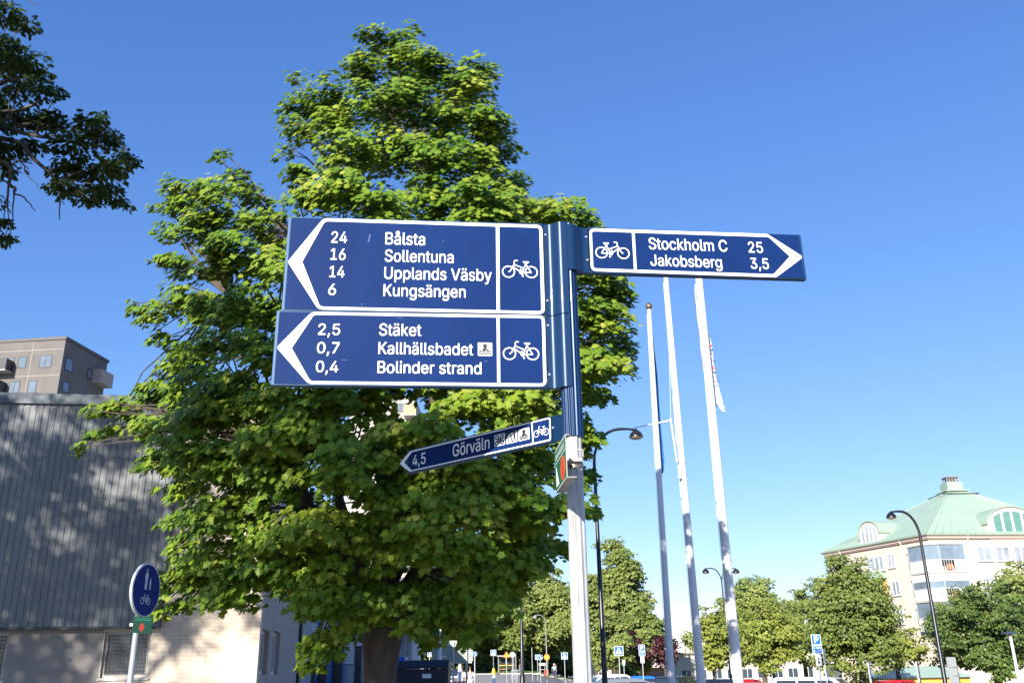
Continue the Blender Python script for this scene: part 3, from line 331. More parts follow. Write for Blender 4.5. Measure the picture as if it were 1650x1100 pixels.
def unit(n):
    v = rng.normal(size=(n, 3)); return v / np.linalg.norm(v, axis=1)[:, None]
def spray_leaves(centres, radii, dens, lsize, outc=None, droop=0.35, flat=0.6, up=0.9, outw=.45, sunw=.25):
    """leaf positions: each clump is a set of drooping layered sprays"""
    P, Nn, T, S, C = [], [], [], [], []
    for c, r in zip(centres, radii):
        ns = max(4, int(9 * (r / .35) ** 1.5)); tint0 = rng.normal(0, .10)
        for i in range(ns):
            o = unit(1)[0] * r * rng.uniform(.35, 1.0); o[2] *= .8
            sc_ = np.array(c) + o
            out = np.array([o[0], o[1], 0.0]); 
            if outc is not None:
                oc = np.array(c) - outc; oc[2] *= .4; out = out / (np.linalg.norm(out) + 1e-6) + 1.2 * oc / (np.linalg.norm(oc) + 1e-6)
            out = out / (np.linalg.norm(out) + 1e-6)
            rs = rng.uniform(.6, 1.0) * min(max(.34, lsize * 1.7), .75 * r + .05)
            n = max(3, int(dens * rs * rs * 3.14 / (lsize * lsize * .55)))
            a = rng.uniform(0, 2 * math.pi, n); d = np.sqrt(rng.uniform(0, 1, n)) * rs
            loc = np.stack([np.cos(a) * d, np.sin(a) * d, -droop * d * d / rs + rng.normal(0, .045 * rs / .3, n)], 1)
            nrm = np.array([0, 0, up]) + out * outw + np.array(SUN) * sunw + unit(n) * flat; nrm[:, :2] += loc[:, :2] / rs * .35
            tp = loc * np.array([1, 1, 0]) / rs + out * .7 + unit(n) * .5 + np.array([0, 0, -.35])
            P.append(sc_ + loc); Nn.append(nrm); T.append(tp); S.append(lsize * rng.uniform(.62, 1.15, n))
            C.append(np.clip(.5 + tint0 + rng.normal(0, .13) + rng.normal(0, .13, n), 0, 1))
    return np.concatenate(P), np.concatenate(Nn), np.concatenate(T), np.concatenate(S), np.concatenate(C)

def limb(mb, p0, p1, r0, r1, sag=0.0, n=6, seg=6, wig=0.06):
    p0, p1 = np.array(p0, float), np.array(p1, float); L = np.linalg.norm(p1 - p0); pts = []
    off = rng.normal(0, wig * L, (seg + 1, 3)); off[0] = 0; off[-1] = 0
    for i in range(seg + 1):
        t = i / seg; q = p0 * (1 - t) + p1 * t + off[i] * .6; q[2] += sag * L * math.sin(math.pi * t); pts.append(q)
    mb.tube(pts, [r0 * (1 - i / seg) + r1 * i / seg for i in range(seg + 1)], n)
    return pts

M_white = mat('white_paint', (.82, .82, .80), .35, var=.06, scale=6)
M_galv = mat('galvanised_steel', (.46, .46, .45), .5, .12, var=.42, scale=22, stretch=(1, 1, .18), bump=.12, bscale=60)
M_black = mat('black_paint', (.012, .012, .014), .35, var=.3, scale=4)
M_dark = mat('dark_plastic', (.02, .02, .022), .5)
M_glass = mat('window_glass', (.05, .07, .09), .06, spec=.8, var=.3, scale=.6)
M_bark = mat('bark', (.09, .07, .052), .9, var=.55, scale=7, bump=.9, bscale=16, stretch=(1, 1, .25))
# ================================================================ setting: ground
def asphalt(name, a, b):
    return mat(name, a, .9, var=.3, scale=.35, bump=.25, bscale=90, col2=b)
xs = sorted(set([-900, -400, -200, -120, 200, 400, 900] + list(range(-80, 121, 4))))
ys = sorted(set([-300, -120, -60, -30, 400, 900, 1500] + list(range(-12, 201, 4))))
g = MB()
g.add([(x, y, gz(x, y)) for y in ys for x in xs], [(j * len(xs) + i, j * len(xs) + i + 1, (j + 1) * len(xs) + i + 1, (j + 1) * len(xs) + i) for j in range(len(ys) - 1) for i in range(len(xs) - 1)])
tag(g.build('ground', asphalt('asphalt', (.19, .18, .172), (.14, .134, .13))), kind='structure')
def sheet(name, x0, x1, y0, y1, m, dz, kind='structure', nx=20, ny=10):
    b = MB(); X = np.linspace(x0, x1, nx + 1); Y = np.linspace(y0, y1, ny + 1)
    b.add([(x, y, gz(x, y) + dz) for y in Y for x in X], [(j * (nx + 1) + i, j * (nx + 1) + i + 1, (j + 1) * (nx + 1) + i + 1, (j + 1) * (nx + 1) + i) for j in range(ny) for i in range(nx)])
    return tag(b.build(name, m), kind=kind)
M_pave = mat('pavement_slabs', (.30, .28, .26), .9, var=.2, scale=.8, bump=.2, bscale=30)
M_grassd = mat('lawn_soil', (.055, .085, .022), .95, var=.5, scale=1.2)
M_mark = mat('road_paint', (.75, .74, .70), .7, var=.15, scale=3)
sheet('pavement', -40, 9.5, 62, 70, M_pave, .05)
sheet('cross_road', -60, 40, 74, 124, asphalt('asphalt_sunlit', (.29, .275, .26), (.22, .21, .20)), .012)  # paler asphalt: brightness of the sunlit road put into its colour
sheet('far_pavement', -60, 9.5, 125, 134, M_pave, .12)
sheet('lawn', -60, 12, 134, 200, M_grassd, .10, ny=24)
sheet('parking_lawn', 12.5, 70, 86, 150, M_grassd, .06)
for k, (a, b2, yy) in enumerate([(-60, 9.5, 124.9), (-40, 9.5, 70.1), (-40, 9.5, 61.9)]):
    kb = MB(); [kb.box((a + .5 + i, yy, gz(a + .5 + i, yy) + .05), (1.0, .16, .16)) for i in range(int(b2 - a))]; tag(kb.build('kerb', mat('kerb_granite', (.42, .40, .38), .85, var=.2, scale=5)), kind='structure')
rm = MB()
for i in range(9): rm.box((-9 + i * 1.1, 84 , gz(-9 + i * 1.1, 84) + .022), (.55, 2.2, .006))
for i in range(14): rm.box((-40 + i * 5, 79, gz(-40 + i * 5, 79) + .022), (2.6, .14, .006))
tag(rm.build('road_markings', M_mark), kind='structure')
# grass blades as ground cover on the lawns
n = 9000
gp = np.stack([rng.uniform(-22, 12, n), rng.uniform(134.3, 150, n), np.full(n, .1)], 1)
gp[:, 2] += np.array([gz(q_[0], q_[1]) for q_ in gp])
gl = leaves('grass', gp, unit(n) * np.array([1, 1, .15]), np.array([0, 0, 1.]) + unit(n) * .35, rng.uniform(.10, .26, n), rng.uniform(0, 1, n), DIAMOND, leafmat('grass_blades', [(0, (.07, .13, .025)), (1, (.16, .22, .05))], .3), None)
tag(gl, kind='stuff')

# ================================================================ fingerpost
M_blue = mat('sign_blue', (.0072, .0265, .112), .45, var=.18, scale=2.6, spec=.045, stretch=(1, 1, .5))
M_sleeve = mat('sleeve_blue', (.005, .028, .085), .34, .25, coat=.2, spec=.35)
M_frame = mat('frame_blue', (.012, .055, .13), .4, .3)
M_film = mat('white_film', (.86, .86, .86), .45)
M_blackfilm = mat('black_film', (.012, .012, .014), .5)
PX = .2704
P1 = Pl((PX, 3.3, 0), R(5.427)); P3 = Pl((PX, 3.3, 0), R(6.49)); P4 = Pl((PX, 3.3, 0), R(-41.05))
ax = np.array([(at(936, 1030, 3.315)[0] + at(921.5, 640, 3.315)[0]) / 2, 3.315]); AX = (ax[0], ax[1])
fp = thing('fingerpost', 'tall galvanised post with blue ribbed sleeve and four white-bordered blue cycle route arms', 'signpost', (ax[0], ax[1], 0))
def ribbed(r, d, n, sub=6):
    o = []
    for k in range(n * sub):
        t = k / (n * sub); o.append(((r + d * math.cos(t * n * 2 * math.pi)) * math.cos(2 * math.pi * t), (r + d * math.cos(t * n * 2 * math.pi)) * math.sin(2 * math.pi * t)))
    return o
ztop = at(908, 357, 3.27)[2]; zbot = at(926, 702, 3.29)[2]
MB().extrude(ribbed(.0310, .0022, 9, 8), -.3, zbot + .05, R(9), AX).build('post', M_galv, fp, smooth=25)
MB().lathe((AX[0], AX[1], 0), [(.075, 0), (.075, .03), (.04, .06), (.033, .07)], 20).build('base_collar', M_galv, fp, smooth=30)
MB().extrude(ribbed(.0385, .0021, 16, 8), zbot, ztop, R(4), AX).build('sleeve', M_sleeve, fp, smooth=45)
MB().lathe((AX[0], AX[1], ztop), [(.034, -.004), (.034, .004), (.02, .007)], 24).build('top_cap', M_frame, fp, smooth=40)

def wing(pl, u_out, z0, z1, side):
    ua = (np.array([ax[0], ax[1], 0]) - pl.o) @ pl.d; na = (np.array([ax[0], ax[1], 0]) - pl.o) @ pl.n + .015; uo = abs(u_out - ua); F_ = []; N = 16
    for k in range(N + 1):
        u = uo * (1 - k / N) ; t = (u - .022) / .05
        F_.append((u, -.006 + .030 * (1 - sstep(t))))
    front = [(side * u, -nn) for u, nn in F_]; back = [(side * u, .03 + nn) for u, nn in F_]
    poly = front + back[::-1]
    if side < 0: poly = poly
    else: poly = poly[::-1]
    og = pl.pt(ua, 0, na * .0); return MB().extrude(poly, z0, z1, pl.yaw, (og[0], og[1]))
def arm(pl, rect_, side, bolts, border, inner, divider, texts, icons, bk, radii_o, radii_i, extra=None, frame_end=.011):
    u0, u1, z0, z1 = rect_
    ue = u1 if side < 0 else u0
    body = MB().slab(pl, [(u0 - (frame_end if side < 0 else 0), z0 - .005), (u1 + (frame_end if side > 0 else 0), z0 - .005), (u1 + (frame_end if side > 0 else 0), z1 + .005), (u0 - (frame_end if side < 0 else 0), z1 + .005)], -.030, -.0025)
    a = body.build('finger_arm', M_frame, fp, bevel=.0012)
    MB().slab(pl, [(u0, z0), (u1, z0), (u1, z1), (u0, z1)], -.0025, 0).build('sign_face', M_blue, a)
    wing(pl, ue + (.004 if side < 0 else -.004), z0 - .004, z1 + .003, side).build('bracket', M_sleeve, a, smooth=50)
    for p in bolts:
        bm = MB(); u, z = pl.uz(*p, -.006); c = pl.pt(u, z, -.008)
        bm.lathe(c, [(.0052, 0), (.0052, .004), (.0040, .0055), (.0016, .0055), (.0014, .004)], 14, Vector(pl.n))
        bm.build('bolt', mat('bolt_steel', (.65, .66, .66), .3, .8), a, smooth=30)
    ro = rpoly([pl.uz(*p) for p in border], radii_o); ri = rpoly([pl.uz(*p) for p in inner], radii_i)
    br = MB().ring(pl, ro, ri, 0, .0009)
    if divider:
        q = [pl.uz(*p) for p in divider]; br.slab(pl, q, 0, .0008)
    br.build('white_border', M_film, a)
    for st, l, r_, cap in texts:
        tm = MB()
        (ua, za), (ub, zb_) = pl.uz(*l), pl.uz(*r_)
        c = abs(pl.uz(l[0], l[1] - cap)[1] - za)
        put_text(tm, pl, st, ua, ub, (za + zb_) / 2, c, .0011)
        tm.build('lettering', M_film, a)
    b = MB(); (ua, za), (ub, zb_) = pl.uz(*bk[0]), pl.uz(*bk[1])
    bike(b, pl, (ua + ub) / 2, (za + zb_) / 2, abs(ub - ua), .0011, side > 0); b.build('bicycle_symbol', M_film, a)
    for kind, tl, brc in icons:
        (ua, zt), (ub, zb_) = pl.uz(*tl), pl.uz(*brc); icon(pl, kind, ua, ub, zb_, zt, a)
    return a
def icon(pl, kind, u0, u1, z0, z1, parent):
    """pictogram plate; z taken at the middle so the plate stays level"""
    w_ = u1 - u0; h = z1 - z0; n1, n2 = .0010, .0018
    MB().slab(pl, rpoly([(u0, z0), (u1, z0), (u1, z1), (u0, z1)], w_ * .06), 0, n1).build('pictogram_plate', M_film, parent)
    q = lambda x, y: (u0 + x * w_, z0 + y * h); b = MB()
    if kind == 'bath':
        b.slab(pl, [q(*p) for p in arc((.5, .76), .16, 0, 350, 18)], n1, n2)
        b.slab(pl, [q(*p) for p in ((.22, .42), (.78, .42), (.64, .54), (.58, .66), (.42, .66), (.36, .54))], n1, n2)
        for y in (.34, .17):
            b.stroke(pl, [q(.08 + .84 * k / 24, y + .035 * math.sin(k / 24 * 2 * math.pi * 3)) for k in range(25)], w_ * .095, n2)
    elif kind == 'heritage':
        c = []
        for sx, sy, a0 in ((1, 1, 180), (-1, 1, -90), (-1, -1, 0), (1, -1, 90)):
            c += [q(*p) for p in arc((.5 + sx * .25, .5 + sy * .25), .15, a0, a0 - 270, 14)]
        b.stroke(pl, c, w_ * .10, n2, True)
    elif kind == 'hikers':
        b.slab(pl, [q(*p) for p in ((.0, .45), (.06, .45), (.14, .72), (.45, .86), (.95, .92), (.95, 1), (0, 1))], n1, n2)
        for cx, s in ((.76, 1.25), (.46, .95), (.22, .6)):
            y0 = .06; f = lambda x, y: q(cx + x * s, y0 + y * s)
            b.slab(pl, [f(*p) for p in arc((.0, .62), .06, 0, 340, 10)], n1, n2)
            b.slab(pl, [f(*p) for p in ((-.07, .26), (.06, .26), (.07, .54), (-.07, .54))], n1, n2)
            b.stroke(pl, [f(-.02, .28), f(-.10, .12), f(-.14, 0)], w_ * .07 * s, n2); b.stroke(pl, [f(.02, .28), f(.07, .14), f(.12, 0)], w_ * .07 * s, n2)
    b.build('pictogram', M_blackfilm, parent)

z_ = lambda px, py: (430 + px / 3.3, 330 + py / 3.3)
y_ = lambda px, py: (860 + px / 3.587, 340 + py / 3.587)
arm(P1, (-1.158, -.136, 1.32 + EYE, 1.718 + EYE), -1, [(878.6, 378.5), (881.8, 484.5)],
    [(463.6, 421.8), (512.9, 498.6), (877.9, 506), (873.6, 362.8), (521.3, 351.8)], [(487, 421.8), (515.6, 494), (872.3, 501.5), (868.9, 367.2), (523.5, 356.6)],
    [(799, 364), (804.4, 364), (805.4, 503), (800.4, 503)],
    [('24', z_(342, 203), z_(425, 204), 18.2), ('16', z_(338, 293), z_(417, 294), 18.2), ('14', z_(332, 386), z_(411, 387), 18.2), ('6', z_(326, 480), z_(366, 480), 18.2),
     ('Bålsta', z_(630, 213), z_(840, 215), 19.5), ('Sollentuna', z_(627, 305), z_(992, 308.5), 19.3), ('Upplands Väsby', z_(624, 397), z_(1195, 404), 19.3), ('Kungsängen', z_(620, 487), z_(1056, 494), 19.3)],
    [], ((819.3, 437.7), (856.1, 438.7)), [.012, .035, .025, .025, .035], [.003, .022, .012, .012, .022])
arm(P1, (-1.175, -.137, 1.017 + EYE, 1.309 + EYE), -1, [(882.8, 524.3), (885.3, 603.3)],
    [(445.7, 559.8), (497, 618.4), (880.6, 622.4), (877.7, 508.3), (502.5, 502.6)], [(470, 560.6), (500, 613.9), (875.7, 617.8), (873, 512.6), (506, 507)],
    [(800.2, 510), (805, 510), (806, 620), (801.2, 620)],
    [('2,5', z_(272, 692), z_(388, 692), 18), ('0,7', z_(266, 790), z_(384, 790), 18), ('0,4', z_(260, 890), z_(378, 890), 18),
     ('Stäket', z_(597, 696), z_(820, 697), 19.3), ('Kallhällsbadet', z_(593, 795), z_(1096, 799), 19.3), ('Bolinder strand', z_(588, 896), z_(1140, 899), 19.3)],
    [('bath', z_(1122, 732), z_(1198, 803))], ((820.9, 569.4), (858.2, 570.3)), [.012, .035, .025, .025, .035], [.003, .022, .012, .012, .022])
arm(P3, (.057, .965, 1.511 + EYE, 1.708 + EYE), 1, [(944.6, 381.8), (946.5, 419)],
    [(949.3, 367.9), (952.2, 436.7), (1250.5, 446.9), (1294.3, 414.2), (1236, 377)], [(953.4, 372.7), (956, 432.4), (1246.5, 442), (1272.6, 413.3), (1238.5, 382.1)],
    [(1018, 372), (1022.3, 372), (1026, 438), (1021.8, 438)],
    [('Stockholm C', y_(667, 222), y_(1120, 236), 18.6), ('25', y_(1243, 241), y_(1326, 243), 17.3), ('Jakobsberg', y_(677, 318), y_(1089, 329), 18.2), ('3,5', y_(1256, 334), y_(1360, 337), 17.2)],
    [], ((969.3, 406.9), (1004.4, 408.4)), [.025, .025, .03, .012, .03], [.012, .012, .02, .003, .02])
x1 = lambda px, py: (630 + px / 11, 680 + py / 11)
x2 = lambda px, py: (780 + px / 11, 660 + py / 11)
def lvl(pl, a, b, c, d):   # plate corners from px left-top,left-bottom,right-top,right-bottom -> level TL, BR px pair substitute
    return a, d
ic4 = []
arm(P4, (-.992, -.163, .833 + EYE, .927 + EYE), -1, [(891.3, 688.7)],
    [(644, 746.9), (660.2, 759.6), (888, 709.4), (887.2, 671.9), (661, 726.6)], [(651.4, 744.6), (663.3, 757.2), (886, 707.3), (885.2, 674.4), (664, 728.0)],
    [x2(838, 215), x2(858, 212), x2(880, 590), x2(860, 594)],
    [('4,5', x1(385, 770), x1(615, 744), 17.6), ('Görväln', x1(1100, 612), x2(100, 694), 19.6)], [], (x2(930, 430), x2(1100, 383)), [.008, .012, .010, .010, .012], [.003, .008, .005, .005, .008])
_a = [o for o in fp.children if o.name.startswith('finger_arm')][-1]
zt = P4.uz(*x2(275, 425))[1]; zb4 = P4.uz(*x2(280, 652))[1]
for kind, (l, r_) in (('heritage', (x2(188, 550), x2(372, 520))), ('hikers', (x2(396, 500), x2(588, 470))), ('bath', (x2(612, 460), x2(805, 420)))):
    icon(P4, kind, P4.uz(*l)[0], P4.uz(*r_)[0], zb4 + .004, zt - .002, _a)

_a1, _a2 = [o for o in fp.children if o.name.startswith('finger_arm')][:2]
for par_, px_, py_, dx_, dy_, w_ in ((_a1, 596, 378, -3, 12, .004), (_a1, 713, 388, 1.5, 1, .003), (_a1, 582, 489, 1, 3, .002), (_a1, 495, 470, 7, 2, .0015), (_a2, 551, 580, 7, .6, .002), (_a2, 781, 582, 4, 0, .0025), (_a2, 640, 512, 10, 1, .0012)):
    b = MB(); p0_, p1_ = P1.uz(px_, py_), P1.uz(px_ + dx_, py_ + dy_); b.stroke(P1, [p0_, tuple((np.array(p0_) + np.array(p1_)) / 2 + np.array([.002, .001])), p1_], w_, .0004); b.build('scuff_mark', mat('scuff_grey', (.10, .13, .24), .7), par_)
# trail marker tray clamped to the post
TP = Pl((.152, 3.25, 0), R(-85.1), flip=False)
TP.n = -np.array([math.sin(R(85.1)), math.cos(R(85.1)), 0]) * 1.0
TP.n = np.array([-math.cos(R(4.9)), -math.sin(R(4.9)), 0])
M_green = mat('trail_green', (.010, .150, .065), .4, var=.08, scale=4)
M_tray = mat('tray_grey', (.36, .34, .31), .5, .3, var=.15, scale=8)
M_orange = mat('trail_orange', (.80, .085, .018), .45)
tm_ = thing('trail_marker', 'small green trail marker tray with orange oval and white arrow clamped below the blue sleeve', 'trail sign', (.17, 3.1, .6 + EYE))
b = MB(); u0, u1, z0, z1 = 0, .287, .5967 + EYE, .7464 + EYE
b.slab(TP, [(u0, z0), (u1, z0), (u1, z1), (u0, z1)], -.003, 0)
for (a0, a1, b0, b1) in ((u0, u1, z0, z0 + .003), (u0, u1, z1 - .003, z1)):
    b.slab(TP, [(a0, b0), (a1, b0), (a1, b1), (a0, b1)], -.034 if b0 < z0 + .01 else -.014, -.003)
tr = b.build('tray', M_tray, tm_)
MB().slab(TP, [(u0 + .004, z0 + .003), (u1 - .003, z0 + .003), (u1 - .003, z1 - .003), (u0 + .004, z1 - .003)], 0, .0008).build('green_face', M_green, tm_)
b = MB()
for a, c_ in (((.004, .001), (.283, .001)), ((.004, .148), (.283, .148)), ((.0, .1), (.284, .1)), ((.255, .1), (.255, .147))):
    b.stroke(TP, [(u0 + a[0], z0 + a[1]), (u0 + c_[0], z0 + c_[1])], .003, .0014)
b.slab(TP, [(.03, z0 + .015), (.10, z0 + .015), (.03, z0 + .09)], .0008, .0015)
put_text(b, TP, 'Upplandsleden', .02, .25, z0 + .112, .022, .0016)
b.build('white_print', M_film, tm_)
MB().slab(TP, [(.205 + .055 * math.cos(t), z0 + .05 + .042 * math.sin(t)) for t in np.linspace(0, 2 * math.pi, 29)[:-1]], .0008, .0014).build('orange_oval', M_orange, tm_)
b = MB()
for dx, dz, r_ in ((-.02, .018, .008), (.004, .02, .007), (-.012, 0, .008), (.014, .002, .007), (-.016, -.02, .007), (.008, -.018, .008), (.024, -.012, .005), (.022, .018, .005)):
    b.slab(TP, [(.205 + dx + r_ * math.cos(t), z0 + .05 + dz + r_ * .7 * math.sin(t)) for t in np.linspace(0, 2 * math.pi, 9)[:-1]], .0014, .0018)
b.build('emblem', mat('emblem_red', (.25, .015, .01), .5), tm_)
zc = at(930, 748, 3.28)[2]
b = MB(); b.lathe((AX[0], AX[1], zc - .011), [(.0335, 0), (.0350, .001), (.0350, .021), (.0335, .022)], 28)
b.box((AX[0] - .03, AX[1] - .045, zc), (.02, .04, .022)); b.build('clamp_band', mat('clamp_brown', (.20, .17, .14), .45, .6), tm_, smooth=30)
b = MB(); b.box((.222, 3.17, zc + .03), (.062, .006, .004)); b.box((.250, 3.17, zc + .018), (.004, .006, .026)); b.box((.225, 3.22, zc), (.05, .05, .012))
b.build('bracket', M_tray, tm_)

# ================================================================ round path sign, left
def disc(mb, c, nrm, r, n0, n1, n=40):
    mb.lathe(Vector(c) + Vector(nrm) * n0, [(r, 0), (r, n1 - n0)], n, nrm); return mb
RS = at(236, 950, 10.0)
ps = thing('path_sign', 'round blue shared path sign on grey pole in front of the ribbed hall wall', 'traffic sign', (RS[0], RS[1], 0))
ang = R(-8.5); NR = Vector((math.cos(ang), math.sin(ang), 0))
PR = Pl((RS[0], RS[1], 0), math.pi / 2 + ang); PR.n = np.array(NR)
pb = np.array([RS[0], RS[1]]) - np.array(NR)[:2] * .06
MB().tube([(pb[0], pb[1], -.2), (pb[0], pb[1], RS[2] + .15)], .031, 16).build('pole', mat('sign_pole', (.42, .45, .48), .4, .4, var=.15, scale=10), ps, smooth=40)
b = MB(); rr = .285
b.lathe(Vector((RS[0], RS[1], RS[2])) - NR * .03, [(rr - .004, 0), (rr, .004), (rr, .028), (rr - .006, .031)], 48, NR)
b.build('disc', mat('disc_rim', (.50, .56, .54), .4, .3), ps, smooth=30)
disc(MB(), RS, NR, rr - .009, .0012, .002, 48).build('blue_face', mat('disc_blue', (.010, .022, .20), .35), ps)
b = MB(); t_ = np.linspace(0, 2 * math.pi, 49)[:-1]
b.ring(PR, [(math.cos(t) * (rr - .009), RS[2] + math.sin(t) * (rr - .009)) for t in t_], [(math.cos(t) * (rr - .016), RS[2] + math.sin(t) * (rr - .016)) for t in t_], .002, .0026); b.build('white_rim', M_film, ps)
b = MB(); S_ = lambda x, z: (x, RS[2] + z)
M_sym = mat('sign_symbol', (.62, .64, .66), .5)
def walker(cx, z0, s):
    b.slab(PR, [S_(cx + s * .055 * math.cos(t), z0 + s * (.86 + .075 * math.sin(t))) for t in np.linspace(0, 2 * math.pi, 15)[:-1]], .002, .0028)
    b.slab(PR, [S_(cx + s * x, z0 + s * z) for x, z in ((-.10, .42), (.10, .40), (.13, .58), (.09, .76), (-.09, .76), (-.14, .56))], .002, .0028)
    for sx in (-1, 1): b.slab(PR, [S_(cx + s * x, z0 + s * z) for x, z in ((sx * .055 - .045, 0), (sx * .055 + .045, 0), (sx * .045 + .05, .42), (sx * .045 - .05, .42))], .002, .0028)
walker(-.025, .005, .235); walker(.06, .005, .135)
bike(b, PR, 0, RS[2] - .115, .125, .003, False, .07)
b.build('symbols', M_sym, ps)
gp_ = at(229, 1006, 9.95); PG = Pl((gp_[0] + .02, gp_[1] - .03, 0), R(38)); 
b = MB(); b.slab(PG, [(-.10, gp_[2] - .085), (.09, gp_[2] - .085), (.09, gp_[2] + .085), (-.10, gp_[2] + .085)], -.012, 0); gpl = b.build('trail_plate', mat('plate_green', (.012, .07, .04), .45), ps)
b = MB(); b.stroke(PG, [(-.09, gp_[2] + .045), (.08, gp_[2] + .045)], .004, .001); put_text(b, PG, 'Upplandsleden', -.085, .07, gp_[2] + .052, .02, .001)
b.build('plate_lettering', mat('plate_print_green', (.05, .30, .17), .5), gpl)  # lettering in a muted mid green
MB().slab(PG, [(-.01 + .026 * math.cos(t), gp_[2] - .028 + .040 * math.sin(t)) for t in np.linspace(0, 2 * math.pi, 25)[:-1]], 0, .001).build('orange_oval', mat('oval_shade_red', (.42, .045, .02), .5), gpl)  # oval red darkened in its colour for the shade on the plate
b = MB(); b.lathe((pb[0], pb[1], gp_[2] - .01), [(.034, 0), (.034, .03)], 18); b.box((pb[0] - .05, pb[1] - .01, gp_[2] + .005), (.04, .03, .03)); b.build('clamp', M_galv, ps)

# ================================================================ hall on the left
HP = Pl((-10.27, 17.0, 0), math.atan(.152)); UC = 5.41; UK = 3.48
hall = thing('hall', 'large hall with dark ribbed metal cladding above a cream brick wall and grilled windows', 'building', (-10.27, 17.0, 0))
M_brick = bpy.data.materials.new('cream_brick'); M_brick.use_nodes = True
t = M_brick.node_tree; bs = t.nodes['Principled BSDF']; bs.inputs['Roughness'].default_value = .9
tc = t.nodes.new('ShaderNodeTexCoord'); mp = t.nodes.new('ShaderNodeMapping'); mp.inputs['Rotation'].default_value = (R(90), 0, 0)
bt = t.nodes.new('ShaderNodeTexBrick'); bt.inputs['Scale'].default_value = 1.0; bt.inputs['Brick Width'].default_value = .25; bt.inputs['Row Height'].default_value = .075
bt.inputs['Mortar Size'].default_value = .006; bt.inputs['Color1'].default_value = (.66, .56, .45, 1); bt.inputs['Color2'].default_value = (.61, .51, .41, 1); bt.inputs['Mortar'].default_value = (.52, .45, .37, 1)
t.links.new(tc.outputs['Object'], mp.inputs[0]); t.links.new(mp.outputs[0], bt.inputs[0]); t.links.new(bt.outputs[0], bs.inputs['Base Color'])
bp = t.nodes.new('ShaderNodeBump'); bp.inputs['Strength'].default_value = .4; bp.inputs['Distance'].default_value = .01; bp.invert = True
t.links.new(bt.outputs[1], bp.inputs['Height']); t.links.new(bp.outputs[0], bs.inputs['Normal'])
ztopH = .313 * 17 + EYE; zcl = .0498 * 17 + EYE
def holed(mb, pl, u0, u1, z0, z1, holes, n0, n1):
    us = sorted(set([u0, u1] + [h[0] for h in holes] + [h[1] for h in holes]))
    for a, c_ in zip(us[:-1], us[1:]):
        hs_ = sorted([(h[2], h[3]) for h in holes if h[0] < c_ - 1e-6 and h[1] > a + 1e-6]); z = z0
        for lo, hi in hs_ + [(z1, z1)]:
            if lo > z + 1e-6: mb.slab(pl, [(a, z), (c_, z), (c_, lo), (a, lo)], n0, n1)
            z = max(z, hi)
    return mb
wz0, wz1 = HP.uz(200, 1091)[1], HP.uz(200, 1016)[1]
W1 = (HP.uz(163, 1050)[0], HP.uz(239, 1050)[0], wz0, wz1); W0 = (HP.uz(-70, 1050)[0], HP.uz(7, 1050)[0], wz0, wz1)
UB = W1[0] - .02
holed(MB(), HP, -8, UB, -.3, ztopH - .1, [W0], -.42, -.097).build('plinth_wall', mat('plinth_render', (.27, .245, .22), .9, var=.15, scale=1.5), hall)
holed(MB(), HP, UB, UC, -.3, ztopH - .1, [W1], -.42, -.10).build('brick_wall', M_brick, hall)
# side wall running away from the corner
cx_, cy_, _ = HP.pt(UC, 0, -.10); SP = Pl((cx_, cy_, 0), HP.yaw + math.pi / 2); SP.n = np.array([math.cos(HP.yaw), math.sin(HP.yaw), 0])
def spz(px, py): return SP.uz(px, py)
S1w = (spz(420, 1050)[0], spz(432, 1050)[0], spz(425, 1086)[1], spz(425, 1013)[1]); S2w = (spz(439, 1050)[0], spz(450, 1050)[0], spz(444, 1086)[1], spz(444, 1016)[1])
holed(MB(), SP, .325, 9.5, -.3, ztopH - .1, [S1w, S2w], -.32, 0).build('side_wall', mat('side_render', (.40, .34, .29), .9, var=.12, scale=2), hall)
def win(pl, w_, parent, n, fr=.05, mull=1, rails=0, mf=None, mp_=None, depth=.05, sill=True):
    u0, u1, z0, z1 = w_; b = MB()
    b.ring(pl, [(u0, z0), (u1, z0), (u1, z1), (u0, z1)], [(u0 + fr, z0 + fr), (u1 - fr, z0 + fr), (u1 - fr, z1 - fr), (u0 + fr, z1 - fr)], n - depth, n)
    for k in range(mull):
        c = u0 + (u1 - u0) * (k + 1) / (mull + 1); b.slab(pl, [(c - fr * .4, z0 + fr), (c + fr * .4, z0 + fr), (c + fr * .4, z1 - fr), (c - fr * .4, z1 - fr)], n - depth * .9, n - .003)
    f = b.build('window', mf or M_white, parent)
    MB().slab(pl, [(u0 + fr, z0 + fr), (u1 - fr, z0 + fr), (u1 - fr, z1 - fr), (u0 + fr, z1 - fr)], n - depth, n - depth * .5).build('pane', mp_ or M_glass, f)
    if sill:
        MB().slab(pl, [(u0 - .04, z0 - .05), (u1 + .04, z0 - .05), (u1 + .04, z0 - .012), (u0 - .04, z0 - .012)], n - .02, n + .09).build('sill', mat('sill_metal', (.45, .45, .44), .5, .3), f)
    return f
M_wframe = mat('grey_frame', (.42, .40, .37), .6, var=.1)
for w_ in (W0, W1):
    f = win(HP, w_, hall, -.16, .06, 0, 0, M_wframe)
    b = MB(); u0, u1, z0, z1 = w_
    for k in range(1, 14): c = u0 + (u1 - u0) * k / 14; b.tube([HP.pt(c, z0 + .06, -.13), HP.pt(c, z1 - .06, -.13)], .005, 4)
    for k in range(1, 12): c = z0 + (z1 - z0) * k / 12; b.tube([HP.pt(u0 + .06, c, -.122), HP.pt(u1 - .06, c, -.122)], .005, 4)
    b.build('grille', mat('grille_wire', (.10, .10, .09), .6), f)
for w_ in (S1w, S2w): win(SP, w_, hall, -.10, .07, 0, 0, M_white)
